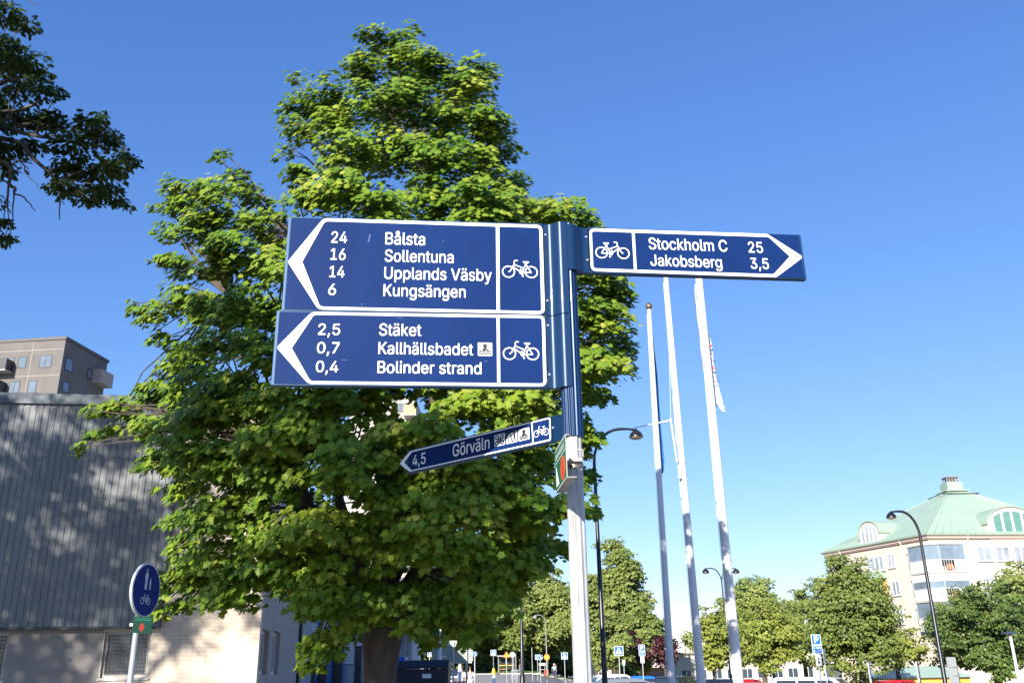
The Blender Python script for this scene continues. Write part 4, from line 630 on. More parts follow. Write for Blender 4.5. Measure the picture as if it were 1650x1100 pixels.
# ribbed cladding
M_clad = mat('ribbed_cladding', (.178, .190, .192), .62, .03, var=.18, scale=.5, stretch=(1, 1, .3))
prof = []; u = -8.0; pit = .125
while u < UK - pit:
    prof += [(u, .0), (u + .032, .0), (u + .042, .013), (u + .113, .013), (u + .125, 0)]; u += pit
prof += [(u, 0), (UK, 0)]
b = MB(); n = len(prof); zlap = HP.uz(100, 738)[1]
for z0, z1, dn in ((zcl, zlap, 0), (zlap - .04, ztopH - .22, .006)):
    b.add([HP.pt(a, z0, c + dn) for a, c in prof] + [HP.pt(a, z1, c + dn) for a, c in prof], [(i, i + 1, n + i + 1, n + i) for i in range(n - 1)])
sw = MB()
for zz in (zcl + .08, zlap + .02, (zlap + zcl) / 2, (zlap + ztopH) / 2, ztopH - .3):
    for k in range(0, n - 4, 10): sw.lathe(HP.pt(prof[k + 3][0] - .035, zz, .013 + (.006 if zz > zlap else 0)), [(.011, 0), (.011, .004), (.006, .008)], 6, Vector(HP.n))
tag(sw.build('screws', mat('screw_dark', (.10, .11, .12), .5, .4), hall), kind='stuff')
b.slab(HP, [(-8, zcl), (UK, zcl), (UK, ztopH - .22), (-8, ztopH - .22)], -.095, -.004)
b.build('cladding', M_clad, hall)
MB().slab(HP, [(-8, ztopH - .22), (UC + .05, ztopH - .22), (UC + .05, ztopH), (-8, ztopH)], -.12, .075).build('fascia', mat('fascia_metal', (.10, .12, .135), .55, .1), hall, bevel=.008)  # colour kept darker than the cladding to stand for shade on the fascia
MB().slab(HP, [(-8, zcl - .05), (UK, zcl - .05), (UK, zcl - .002), (-8, zcl - .002)], -.10, .045).build('base_flashing', mat('flashing_dark', (.035, .037, .04), .5), hall)
MB().slab(HP, [(UK + .004, zcl - .04), (UK + .09, zcl - .04), (UK + .09, ztopH - .222), (UK + .004, ztopH - .222)], -.10, .045).build('corner_flashing', mat('fascia_metal', (.17, .20, .22)), hall)
rp_ = [HP.pt(-8, 0, -.13), HP.pt(UC - .02, 0, -.13)]; bk_ = np.array(SP.d) * 12
b = MB(); b.add([(p[0], p[1], ztopH - .08) for p in rp_] + [(p[0] + bk_[0], p[1] + bk_[1], ztopH - .08) for p in rp_[::-1]] + [(p[0], p[1], ztopH - .18) for p in rp_] + [(p[0] + bk_[0], p[1] + bk_[1], ztopH - .18) for p in rp_[::-1]], [(0, 1, 2, 3), (7, 6, 5, 4), (0, 4, 5, 1), (1, 5, 6, 2), (2, 6, 7, 3), (3, 7, 4, 0)])
b.build('roof', mat('roof_felt', (.05, .05, .055), .9), hall)
b = MB(); dp = spz(487, 1050)[0]; b.tube([SP.pt(9.3, 0, .05), SP.pt(9.3, ztopH - .2, .05)], .05, 8); b.build('downpipe', M_dark, hall)
ac = SP.pt(8.6, 0, .45); b = MB(); b.box((ac[0], ac[1], .38), (.7, .9, 1.15), SP.yaw); v = thing('cabinet', 'grey metal utility cabinet standing against the hall side wall', 'cabinet', (ac[0], ac[1], 0)); b.build('housing', mat('cabinet_grey', (.16, .165, .17), .6), v, bevel=.02)
b = MB(); b.box((ac[0], ac[1], .985), (.76, .96, .05), SP.yaw); b.build('lid', mat('cabinet_lid', (.22, .225, .23), .5), v, bevel=.01)
# ================================================================ maple
L_maple = leafmat('maple_leaf', [(0, (.050, .120, .013)), (.4, (.135, .235, .022)), (.8, (.235, .315, .030)), (1, (.39, .40, .075))], .30)
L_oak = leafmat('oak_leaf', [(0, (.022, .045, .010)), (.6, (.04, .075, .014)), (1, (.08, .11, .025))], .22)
L_green = leafmat('park_leaf', [(0, (.085, .125, .028)), (.5, (.19, .24, .055)), (1, (.31, .33, .10))], .32)
L_yell = leafmat('yellowgreen_leaf', [(0, (.11, .15, .025)), (.5, (.23, .27, .045)), (1, (.34, .35, .08))], .34)
L_dark = leafmat('dark_leaf', [(0, (.06, .095, .020)), (.5, (.15, .20, .042)), (1, (.26, .29, .075))], .30)
L_deep = leafmat('deep_leaf', [(0, (.035, .065, .014)), (.5, (.085, .135, .028)), (1, (.16, .21, .045))], .28)
L_plum = leafmat('plum_leaf', [(0, (.020, .008, .009)), (.5, (.055, .016, .018)), (1, (.11, .03, .03))], .25)

CL = """604 68 26;640 85 32;690 100 38;590 105 30;649 66 24;770 115 34;745 140 38;788 108 16;535 130 32;468 120 11;500 160 28;480 200 26;463 235 14;530 190 45;600 160 50;660 160 50;720 190 50;790 190 38;808 235 26;560 240 50;630 240 55;700 250 55;770 260 45;472 275 22;490 310 35;550 310 45;620 320 50;690 320 50;760 320 45;815 290 22;835 325 28;440 340 20;880 335 33;925 342 28;944 355 13;
358 243 11;370 280 20;388 300 20;330 300 26;280 288 18;300 318 26;350 330 36;270 335 15;400 352 24;265 370 18;320 365 34;370 390 34;430 375 28;258 413 14;288 422 22;340 420 34;400 430 40;450 420 34;216 489 13;250 495 20;290 482 24;330 490 30;390 490 40;440 490 30;265 545 18;300 560 28;350 550 34;410 560 40;268 588 22;330 605 34;390 620 42;440 640 40;
148 655 11;175 647 16;210 652 20;150 700 13;126 722 8;180 690 15;252 632 24;292 620 28;240 682 26;290 690 34;340 670 42;238 742 18;288 740 30;350 740 44;420 700 46;300 790 24;292 832 22;345 820 38;400 800 48;460 760 48;312 872 20;360 880 34;430 870 48;268 932 20;310 922 28;292 975 16;340 958 22;385 930 32;402 962 16;450 930 32;500 900 44;500 830 48;520 970 32;520 1040 26;505 1075 12;560 950 36;560 1005 18;
480 680 45;520 700 50;580 660 45;560 740 50;620 720 50;690 690 40;620 800 50;560 850 50;680 770 50;740 740 45;690 830 50;640 880 48;750 810 48;720 880 48;800 770 45;850 720 35;820 840 45;870 800 36;780 900 45;840 890 34;872 860 24;700 950 42;620 950 32;655 998 20;760 955 36;815 945 24;740 1008 20;780 1008 15;590 995 20;
958 430 36;982 470 30;960 500 40;1004 540 16;985 560 26;955 580 36;948 640 20;948 690 12;940 760 22;955 825 14;935 700 26;958 612 18;
800 400 50;880 420 50;700 420 50;600 420 50;520 400 50;500 480 50;560 540 50;640 500 50;720 520 50;800 520 50;880 520 50;900 600 45;840 620 45;760 640 46;700 610 45;600 600 45;530 610 45;880 660 36;820 680 36;850 348 28;800 335 40;862 366 28;835 300 16"""
YT = 13.5
mbase = at(612, 1092, YT); mbase[2] = 0
maple = thing('maple_tree', 'big sunlit maple tree with layered bright green crown behind the blue arms', 'tree', mbase)
cs, rs = [], []
for it in CL.replace('\n', '').split(';'):
    px, py, r = map(float, it.split())
    # ellipsoidal crown depth at this place in the picture
    dx = (px - 600) / (400 if px > 600 else 430); dy = (py - 600) / (540 if py < 600 else 470)
    rho = min(1, math.hypot(dx, dy)); dep = 2.9 * math.sqrt(max(0, 1 - rho * rho)) + .25
    rm = r / F * YT
    Y = YT - dep * rng.uniform(.55, 1.0) if r > 30 else YT + rng.uniform(-.5, .35) * dep
    if py > 930: Y = YT - dep * rng.uniform(.2, .6) - .3
    cs.append(at(px, py, Y)); rs.append(rm * Y / YT)
    if (r > 34 and rng.uniform() < .8) or r < 31:
        Y2 = YT + dep * rng.uniform(-.1, .9) if r > 31 else YT + rng.uniform(-.6, .6); q = at(px + rng.uniform(-12, 12), py + rng.uniform(-10, 10), Y2)
        cs.append(q); rs.append(rm * Y2 / YT * .95)
for c, r in list(zip(cs, rs)):
    if .16 < r < .36: cs.append(c + rng.normal(0, .12, 3) + np.array([.04, 0, -.05])); rs.append(r * .9)
cs = np.array(cs); rs = np.array(rs)
mc = at(600, 620, YT)
P, Nn, T, S, C = spray_leaves(cs, rs * 1.12, 1.25, .113, mc, droop=.5, flat=.6, up=.65, outw=.5, sunw=.95)
leaves('crown', P, Nn, T, S, C, MAPLE, L_maple, maple, .30)
print('maple leaves', len(P))
b = MB(); fork = mbase + np.array([.02, 0, 2.2])
b.tube([mbase + np.array([0, 0, -.2]), mbase + np.array([0, 0, .15]), mbase + np.array([-.02, 0, .9]), mbase + np.array([.0, 0, 1.7]), fork], [.36, .28, .225, .24, .31], 14)
mains = [at(545, 800, YT - .6), at(690, 900, YT - .3), at(600, 640, YT + .4), at(700, 620, YT + .2), at(450, 720, YT - .8), at(800, 700, YT)]
ends = []
for q in mains:
    pts = limb(b, fork + np.array([0, 0, -.15]), q, .17, .07, .03, 8, 6, .03); ends += pts[3:]
tops = [at(590, 330, YT), at(690, 300, YT), at(770, 330, YT), at(500, 420, YT), at(370, 480, YT - .3), at(900, 470, YT)]
for q in tops:
    e = min(mains, key=lambda m_: np.linalg.norm(m_ - q) + (0 if m_[2] < q[2] else 5)); ends += limb(b, e, q, .07, .025, .02, 6, 6, .04)
E_ = np.array(ends)
for c, r in zip(cs, rs):
    d = np.linalg.norm(E_ - c, axis=1) + np.where(E_[:, 2] > c[2] + .3, .8, 0); e = E_[d.argmin()]
    if np.linalg.norm(e - c) > .2: limb(b, e, c, .022, .007, .04, 5, 4, .05)
b.build('trunk', M_bark, maple, smooth=60)

# ================================================================ oak whose limb hangs into the upper left
OB = np.array([-14.5, 3.5, 0])
oak = thing('oak_tree', 'dark shaded oak limb with bare twigs hanging into the upper left sky', 'tree', OB)
OL = """15 20 30;40 35 20;20 80 40;50 100 28;25 140 40;65 135 25;92 146 9;30 185 35;65 190 22;105 195 26;145 192 22;165 187 12;120 225 34;160 225 28;182 215 12;110 265 28;150 270 34;180 262 22;203 250 9;213 255 6;105 303 18;140 310 22;170 300 20;190 322 11;201 331 5;155 326 8;60 230 16;30 236 12;10 272 12;82 297 5;5 355 7;8 383 9;16 381 5;-30 60 60;-40 140 60;-30 220 50;-60 300 40;-90 200 80"""
oc, orr = [], []
for it in OL.replace('\n', '').split(';'):
    px, py, r = map(float, it.split()); Y = 8 + rng.uniform(-.35, .35); oc.append(at(px, py, Y)); orr.append(r / F * 8 * .95)
vis = len(oc)
# hidden, out-of-frame crown: dense core above and left of the camera
rngo = np.random.default_rng(3)
for k in range(125):
    v = rngo.normal(size=3); v /= np.linalg.norm(v); r = rngo.uniform(.35, 1) 
    oc.append(np.array([-15.4, 3.0, 10.3]) + v * r * np.array([4.3, 4.5, 5.2])); orr.append(rngo.uniform(.55, .85))
for k in range(26):
    oc.append(np.array([rngo.uniform(-8.4, -5.6), rngo.uniform(1.6, 5.0), rngo.uniform(5.6, 10)])); orr.append(rngo.uniform(.5, .8))
A_ = spray_leaves(oc[:vis], np.array(orr[:vis]) * 1.04, 2.9, .07, None, droop=.3, flat=.8)
B_ = spray_leaves(oc[vis:], orr[vis:], .55, .17, None, droop=.3, flat=.8)
P, Nn, T, S, C = [np.concatenate([a_, b_]) for a_, b_ in zip(A_, B_)]
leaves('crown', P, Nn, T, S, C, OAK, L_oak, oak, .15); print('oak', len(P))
b = MB(); of = OB + np.array([-.3, -.2, 4.2])
b.tube([OB + np.array([0, 0, -.2]), OB + np.array([0, 0, .3]), OB + np.array([-.15, -.1, 2.2]), of], [.62, .48, .42, .40], 14)
oends = []
for q in [(-16, 3, 10), (-14, 5.2, 10.5), (-17, 1.5, 8.5), (-13, 1.5, 9.5), (-7.5, 3.2, 7.5)]:
    oends += limb(b, of, q, .22, .05, .05, 8, 6, .05)[2:]
hends = list(oends); l0 = np.array([-7.4, 6.6, 6.3]); limb(b, of, l0, .22, .13, .06, 8, 6, .04); 
def pxline(pts, r0, r1, Y=8.0, n=6):
    q0 = [at(x, y, Y) for x, y in pts]; q0 = [q0[0] * 2 - q0[1]] + q0 + [q0[-1] * 2 - q0[-2]]; q = []
    for i in range(1, len(q0) - 2):
        A_0, B_0, C_0, D_0 = q0[i - 1:i + 3]
        for t_ in (0, .25, .5, .75): q.append(.5 * (2 * B_0 + (C_0 - A_0) * t_ + (2 * A_0 - 5 * B_0 + 4 * C_0 - D_0) * t_ ** 2 + (3 * B_0 - A_0 - 3 * C_0 + D_0) * t_ ** 3) + rng.normal(0, .006, 3))
    q.append(q0[-2]); b.tube(q, [r0 + (r1 - r0) * i / (len(q) - 1) for i in range(len(q))], n); return q[:-9]
la = at(-70, 200, 8.0); oends += limb(b, l0, la, .13, .055, .03, 7, 4, .03)
lb = at(-70, 210, 8.0)
oends += pxline([(-70, 203), (0, 205), (40, 215), (75, 222), (110, 228), (150, 234)], .03, .008)
oends += pxline([(-70, 205), (-10, 222), (30, 230), (50, 252), (72, 272), (95, 298), (97, 320), (96, 354)], .034, .005)
oends += pxline([(-70, 240), (-5, 258), (18, 272), (14, 296), (25, 304), (24, 312), (40, 318), (57, 340)], .03, .004)
pxline([(18, 266), (32, 260), (50, 263)], .012, .004); pxline([(34, 260), (44, 278), (61, 302)], .009, .003); pxline([(14, 296), (2, 292), (-20, 300)], .012, .006); pxline([(97, 322), (103, 330)], .006, .003)
pxline([(-70, 150), (0, 135), (40, 120), (60, 100)], .03, .006); pxline([(-70, 180), (20, 180), (60, 165), (90, 148)], .03, .005); pxline([(110, 228), (150, 222), (180, 215), (213, 255)], .012, .004)
pxline([(45, 0), (62, 10)], .006, .003); pxline([(-60, 330), (-10, 360), (10, 380)], .01, .004)
for i, c in enumerate(oc):
    E_ = np.array(oends[len(hends):] if i < vis else hends); d = np.linalg.norm(E_ - c, axis=1) + np.where(E_[:, 2] < c[2] - .1, 1.5, 0) * (i < vis) + np.where(E_[:, 0] > c[0] + .05, 1.0, 0) * (i < vis); e = E_[d.argmin()]
    if d.min() > .12: limb(b, e, c, .009 if i < vis else .04, .004, .04, 5, 5, .03)
b.build('trunk', M_bark, oak, smooth=60)

# ================================================================ park trees
def make_crown(seed, nclump, rc, lsz, dens, shape='round', leafshape=SIMPLE):
    r = np.random.default_rng(seed); c, rr_ = [], []
    for k in range(nclump):
        v = r.normal(size=3); v /= np.linalg.norm(v)
        q = v * (r.uniform(.5, 1.06) if shape != 'loose' else r.uniform(.4, 1.08))
        if shape == 'cone': s = 1 - .48 * (q[2] + 1) / 2; q[0] *= s * 1.12; q[1] *= s * 1.12
        c.append(q); rr_.append(rc * r.uniform(.55, 1.35))
    return np.array(c), np.array(rr_)
def park_tree(name, label, px, py_top, py_bot, half, Y, lm, seed, group='trees around the car park and road', shape='round', nclump=52, trunkr=.16, lsz=None, cat='tree', bark=None, dens=.54):
    top = at(px, py_top, Y); x, y = top[0], top[1]; base = gz(x, y)
    zb_ = max(at(px, py_bot, Y)[2], base + .6)
    rx = half / F * Y; rz = (top[2] - zb_) / 2; cz = (top[2] + zb_) / 2
    o = thing(name, label, cat, (x, y, base), group)
    c, rr_ = make_crown(seed, nclump, 1, 0, 0, shape)
    top_ = [(rng.uniform(-.45, .45), rng.uniform(-.45, .45), rng.uniform(.95, 1.12)) for _ in range(6)]; c = np.concatenate([c, np.array(top_)]); rr_ = np.concatenate([rr_, np.full(6, .42)])
    c = c * np.array([rx * .86, rx * .86, rz * .88]) + np.array([x, y, cz]); rr_ = rr_ * min(rx, rz) * .27
    ls = lsz or max(.13, .0031 * Y)
    P, Nn, T, S, C = spray_leaves(c, rr_, dens, ls, np.array([x, y, cz]), droop=.4, flat=.75, up=.5, outw=.6, sunw=.65)
    leaves('crown', P, Nn, T, S, C, SIMPLE, lm, o, .15)
    b = MB(); tp = np.array([x, y, zb_ + rz * .5])
    pts = limb(b, (x, y, base - .2), tp, trunkr * 1.3, trunkr * .7, 0, 8, 5, .015); e = [tp] + pts[3:]
    for q in c[::2]:
        k = min(e, key=lambda m_: np.linalg.norm(m_ - q)); limb(b, k, q, trunkr * .35, .02, .03, 5, 4, .05)
    b.build('trunk', bark or M_bark, o, smooth=60)
    return o
PT = [('broad_tree', 'tall wide old green tree right of the fingerpost post', 985, 872, 1062, 62, 108, L_green, 21, 'loose', 60),
      ('broad_tree', 'green tree left of the fingerpost post, under the maple edge', 878, 918, 1058, 62, 142, L_green, 22, 'round', 64),
      ('broad_tree', 'dark green tree between the tall lamp and the first flagpole', 1030, 975, 1072, 46, 98, L_dark, 23, 'round', 52),
      ('broad_tree', 'light green tree leaning over the crossing sign beside the black lamp', 985, 985, 1078, 40, 90, L_green, 24, 'round', 40),
      ('plum_tree', 'dark red plum tree behind the parking sign', 1068, 1022, 1070, 27, 84, L_plum, 25, 'round', 34),
      ('plum_tree', 'dark red plum tree between the crossing sign and the parking sign', 1018, 1015, 1072, 19, 92, L_plum, 26, 'round', 30),
      ('young_tree', 'slim yellow-green tree between the second and third flagpoles', 1140, 972, 1080, 42, 62, L_yell, 27, 'loose', 44),
      ('broad_tree', 'grey-green tree right behind the third flagpole', 1215, 930, 1070, 62, 84, L_green, 28, 'loose', 60),
      ('young_tree', 'bright yellow-green tree above the red car roof', 1232, 968, 1082, 55, 60, L_yell, 29, 'loose', 54),
      ('cone_tree', 'dense dark cone-shaped tree behind the white van', 1360, 893, 1090, 84, 68, L_dark, 30, 'cone', 84),
      ('young_tree', 'thin young tree in front of the cream apartment corner', 1468, 1010, 1078, 26, 58, L_yell, 31, 'loose', 20),
      ('broad_tree', 'deep green tree by the flat post-top lamp', 1578, 938, 1090, 92, 54, L_deep, 32, 'loose', 84),
      ('broad_tree', 'grey-green tree at the right edge behind the flat lamp', 1648, 905, 1085, 70, 62, L_green, 33, 'round', 50),
      ('broad_tree', 'leafy tree on the road side behind the maple trunk', 720, 905, 1050, 95, 146, L_dark, 34, 'round', 60),
      ('broad_tree', 'leafy roadside tree behind the slatted board', 640, 940, 1058, 80, 138, L_dark, 35, 'round', 50),
      ('broad_tree', 'shaded tree above the bus shelter', 805, 915, 1056, 60, 140, L_dark, 36, 'round', 50),
      ('young_tree', 'small pale green sapling left of the bus shelter', 772, 1040, 1066, 13, 140, L_green, 37, 'round', 20),
      ('young_tree', 'small green sapling beside the round blue sign behind the board', 783, 1044, 1067, 11, 143, L_green, 38, 'round', 20),
      ('broad_tree', 'olive green tree half hidden by the third flagpole and the twin lamp', 1180, 942, 1072, 36, 100, L_green, 40, 'round', 40),
      ('broad_tree', 'olive green tree filling the gap left of the dark cone tree', 1282, 948, 1078, 40, 92, L_green, 41, 'round', 44),
      ('broad_tree', 'mid green tree between the cone tree and the cream apartment house', 1432, 985, 1085, 26, 78, L_green, 42, 'round', 34),
      ('broad_tree', 'mid green tree close to the tall lamp left of the deep green tree', 1520, 968, 1090, 34, 60, L_green, 43, 'round', 36),
      ('broad_tree', 'low bushy green tree directly right of the fingerpost post', 955, 960, 1066, 34, 122, L_green, 44, 'round', 40),
      ('broad_tree', 'low green tree touching the white pole behind the container', 690, 1000, 1058, 34, 136, L_green, 39, 'round', 40)]
for nm, lb_, px, pt_, pb_, hf, Y, lm, sd, shp, nc in PT:
    park_tree(nm, lb_, px, pt_, pb_, hf, Y, lm, sd, shape=shp, nclump=int(nc * 1.5), trunkr=.10 if 'young' in nm or 'plum' in nm else .2)
# unseen lime tree added behind the viewer to shade the maple low down
lt = np.array([-6.3, -2.2, 0]); lime = thing('shade_tree', 'unseen lime tree added behind the path on the left to shade the maple', 'tree', lt)
rl = np.random.default_rng(6); lc = []
for k in range(36):
    v = rl.normal(size=3); v /= np.linalg.norm(v); lc.append(lt + np.array([0, 0, 9.2]) + v * rl.uniform(.3, 1) * np.array([2.1, 2.0, 1.75]))
P, Nn, T, S, C = spray_leaves(lc, [.55] * len(lc), .5, .14, None, flat=.8)
leaves('crown', P, Nn, T, S, C, SIMPLE, L_dark, lime, .15)
b = MB(); pts = limb(b, lt - np.array([0, 0, .2]), lt + np.array([0, 0, 8.4]), .24, .12, 0, 10, 6, .01)
for c in lc: limb(b, pts[-1 - (len(lc) % 2)], c, .05, .01, .03, 5, 4, .05)
b.build('trunk', M_bark, lime, smooth=60)
# far woodland that closes the view behind the park trees
fw_c = []; fw_r = []
rw = np.random.default_rng(9)
for k in range(330):
    x = rw.uniform(-70, 22); y = 168 + rw.uniform(0, 25); h = rw.uniform(1.5, 12 if x < 8 else 7); fw_c.append((x, y, h)); fw_r.append(rw.uniform(2.0, 3.2))
P, Nn, T, S, C = spray_leaves(fw_c, fw_r, .12, .5, None, flat=.9)
# fill the clumps
tag(leaves('woodland', P, Nn, T, S * 1.6, C, SIMPLE, L_dark, None, .1), kind='stuff')
print('wood', len(P))
hedge_c = [(x, y + rng.uniform(-.3, .3), gz(x, y) + z) for x, y in zip(np.linspace(23, 46, 40), np.linspace(51, 60, 40)) for z in (.5, 1.0)]
P, Nn, T, S, C = spray_leaves(hedge_c, [.5] * len(hedge_c), .5, .13, None, flat=.9)
h = thing('hedge', 'dark clipped hedge under the deep green tree at the right edge', 'hedge', (34, 55, gz(34, 55)))
leaves('foliage', P, Nn, T, S, C, SIMPLE, L_deep, h)
b = MB()
for c in hedge_c[::4]: b.tube([(c[0], c[1], gz(c[0], c[1]) - .1), (c[0], c[1], gz(c[0], c[1]) + .9)], .02, 5)
b.build('stems', M_bark, h)
# ================================================================ flagpoles
M_gold = mat('brass_finial', (.30, .20, .09), .35, .8)
def vline(px0, py0, px1, py1, Y):     # vertical pole through a pixel line
    a, c = at(px0, py0, Y), at(px1, py1, Y); return (a[0] + c[0]) / 2
FPN = [('bare white flagpole with a blue furled flag, leftmost and shortest of the three', 1046, 499, 1082, 1100, 25, .058, .100),
       ('white flagpole with a lowered banner arm, standing between the other two flagpoles', 1073, 447, 1130, 1100, 22.2, .063, .106),
       ('thickest white flagpole, nearest and rightmost, carrying the white flag', 1121, 387, 1190, 1100, 19.5, .067, .110)]
M_fpole = mat('flagpole_white', (.70, .70, .70), .4, var=.10, scale=2, stretch=(1, 1, .15))
FX = []
for lab, tx, ty, bx, by, Y, r0, r1 in FPN:
    t0 = at(tx, ty, Y); b0 = at(bx, by, Y); x = t0[0] * .55 + b0[0] * .45
    o = thing('flagpole', lab, 'flagpole', (x, Y, gz(x, Y)), 'flagpoles right of the fingerpost'); FX.append((t0[0], b0[0], Y))
    gl = gz(x, Y); h = t0[2]
    # pole drawn through its measured foot and top (a slight real lean)
    k = (gl - b0[2]) / (t0[2] - b0[2]); foot = (b0[0] + (t0[0] - b0[0]) * k, Y, gl - .05); top = (t0[0], Y, h)
    MB().tube([foot, tuple(np.array(foot) * .5 + np.array(top) * .5), top], [r1, (r0 + r1) / 2 * 1.04, r0], 18).build('pole', M_fpole, o, smooth=50)
    MB().lathe(top, [(.03, 0), (.06, .02), (.095, .06), (.105, .11), (.09, .16), (.05, .20), (.015, .24)] if Y == 25 else [(.03, 0), (.07, .02), (.095, .06), (.098, .10), (.07, .15), (.02, .17)], 16).build('finial', M_gold, o, smooth=60)
    MB().lathe((foot[0], Y, gl), [(.2, 0), (.2, .03), (.12, .05), (r1 + .015, .25)], 18).build('base', M_galv, o, smooth=40)
    o['_x'] = 0; del o['_x']
    def on(py):
        f = (py - ty) / (by - ty); p = at(tx + (bx - tx) * f, py, Y); return p
    for py in {25: (512, 564, 672, 766), 22.2: (470, 681, 745, 765), 19.5: (462, 560, 664)}[Y]:
        p = on(py); rb = MB(); rr_ = r0 + (r1 - r0) * (py - ty) / (by - ty); rb.lathe((p[0], Y, p[2]), [(rr_ + .002, 0), (rr_ + .022, .003), (rr_ + .022, .010), (rr_ + .002, .014)], 18)
        rb.build('rope_ring', M_white, o)
    lp = MB(); p0, p1 = on(ty + 8), on(1085)
    lp.tube([(p0[0] - r0 - .02, Y - .02, p0[2]), (p1[0] - r1 - .02, Y - .02, p1[2])], .005, 5); lp.build('halyard', M_white, o)
    if Y == 22.2:
        ab = MB(); a0, a1, a2 = at(1091, 745, 22.0), at(1081, 677, 21.95), at(1022, 689, 21.8)
        ab.tube([a0, a1], .021, 8); ab.tube([a1, a2], [.022, .014], 8); ab.lathe(tuple(a1), [(.02, -.02), (.035, 0), (.035, .03), (.015, .05)], 10)
        ab.box((a0[0] + .05, 22.06, a0[2] - .22), (.06, .06, .34)); ab.build('banner_arm', M_white, o)
        MB().tube([at(1074, 452, 22.0), at(1078, 560, 21.98), a1], .004, 5).build('rope', M_white, o)
def flag(name, label, rows, Y, m, amp, marks):
    b = MB(); nc = 9; vs = []
    for j, (py, xl, xr) in enumerate(rows):
        for i in range(nc):
            t = i / (nc - 1); p = at(xl + (xr - xl) * t, py, Y); vs.append((p[0], Y + .17 + amp * math.sin(i * 2.1 + j * .5) + .02 * t, p[2]))
    b.add(vs, [(j * nc + i, j * nc + i + 1, (j + 1) * nc + i + 1, (j + 1) * nc + i) for j in range(len(rows) - 1) for i in range(nc - 1)])
    c = at(rows[0][1], rows[0][0], Y)
    fo = b.build(name, m, None, smooth=80, loc=(c[0], Y, c[2]), solid=.004); tag(fo, label, 'flag'); return fo
def dense(rows, n=4):
    o = []
    for a, c in zip(rows[:-1], rows[1:]):
        for k in range(n): o.append(tuple(a[i] + (c[i] - a[i]) * k / n for i in range(3)))
    return o + [rows[-1]]
M_cloth = mat('flag_cloth', (.72, .71, .76), .9, var=.06, scale=3)
wf = flag('flag', 'white furled flag with small red diamonds hanging on the rightmost flagpole', dense([(452, 1122, 1128), (480, 1122, 1132), (520, 1127, 1139), (538, 1130, 1146), (570, 1133, 1152), (600, 1137, 1158), (630, 1142, 1163), (645, 1146, 1167), (652, 1160, 1171), (661, 1167, 1172)]), 19.5, M_cloth, .045, True)
M_bf = mat('flag_blue', (.02, .16, .40), .85)
flag('flag', 'narrow blue furled flag hanging on the leftmost flagpole', dense([(524, 1049, 1052), (560, 1052, 1056), (600, 1055, 1061), (660, 1059, 1065), (700, 1061, 1068), (735, 1064, 1072), (752, 1066, 1072), (760, 1067, 1070)]), 25, M_bf, .02, False)
FPl = Pl((at(1150, 600, 19.5)[0], 19.53, 0), 0)
b = MB()
for px, py, s in ((1145, 557, .04), (1149, 593, .04)):
    u, z = FPl.uz(px, py); b.slab(FPl, [(u - s, z), (u, z - s), (u + s, z), (u, z + s)], 0, .004)
b.build('red_diamonds', mat('flag_red', (.55, .03, .03), .8), wf)
b = MB()
for st, px, py, px1 in (('ika', 1147, 583, 1154), ('vi', 1150, 616, 1160), ('NE', 1150, 624, 1158), ('W', 1144, 546, 1147)):
    u, z = FPl.uz(px, py); u2, _ = FPl.uz(px1, py); put_text(b, FPl, st, u, u2, z, .055, .002)
b.build('lettering', mat('flag_ink', (.05, .06, .12), .8), wf)

# ================================================================ lamps
M_lampin = mat('lamp_reflector', (.70, .55, .30), .4)
def bent_lamp(label, bx, Y, heads, top_py, r=.075, group='black bent-arm street lamps', by=1100, pxtop=None, name='street_lamp'):
    foot = at(bx, by, Y); x = foot[0]; 
    if pxtop: x = (foot[0] + at(pxtop, top_py + 40, Y)[0]) / 2
    g0 = gz(x, Y); o = thing(name, label, 'street lamp', (x, Y, g0), group)
    zt = at(bx, top_py, Y)[2]
    MB().tube([(x, Y, g0 - .1), (x, Y, g0 + 1.2), (x, Y, g0 + 1.25), (x, Y, zt - 1.0)], [r * 1.35, r * 1.3, r, r * .62], 14).build('pole', M_black, o, smooth=50)
    for hx, hy, hr in heads:
        hp = at(hx, hy, Y); dx = hp[0] - x; b = MB(); zz = hp[2] + hr * .9
        pts = [(x, Y, zt - 1.0)] + [(x + dx * .62 * (1 - math.cos(R(a))) , Y, zt - 1.0 + (zz + .03 - zt + 1.0) * math.sin(R(a))) for a in range(12, 91, 13)] + [(x + dx * .8, Y, zz + .03), (x + dx, Y, zz)]
        b.tube(pts, [r * .60] + [r * .55] * (len(pts) - 3) + [r * .45, r * .45], 10); b.build('arm', M_black, o, smooth=60)
        h = MB().lathe((hp[0], Y, hp[2] - hr * .25), [(hr, 0), (hr, .03), (hr * .97, hr * .25), (hr * .82, hr * .62), (hr * .5, hr * .95), (hr * .25, hr * 1.1), (hr * .16, hr * 1.3)], 22).build('lamp_shade', M_black, o, smooth=50)
        MB().lathe((hp[0], Y, hp[2] - hr * .25), [(hr * .55, -hr * .22), (hr * .85, -hr * .1), (hr * .93, -.005)], 20).build('diffuser', M_lampin, h, smooth=50)
    return o
bent_lamp('tall black lamp whose arm reaches over to the leftmost flagpole', 969, 25, [(1025, 702, .20)], 690, .075, pxtop=962)
bent_lamp('tall black lamp with its head before the cream apartment roof', 1522, 40, [(1436, 832, .22)], 826, .10, pxtop=1484)
bent_lamp('twin-headed black lamp behind the rightmost flagpole', 1180, 70, [(1137, 921, .27), (1186, 921, .27)], 916, .08, pxtop=1163)
bent_lamp('black lamp on the far road with its head lost in the maple leaves', 842, 60, [(818, 957, .26)], 950, .13)
bent_lamp('thin grey lamp standing behind the round orange sign', 882, 100, [(862, 994, .22)], 990, .06)
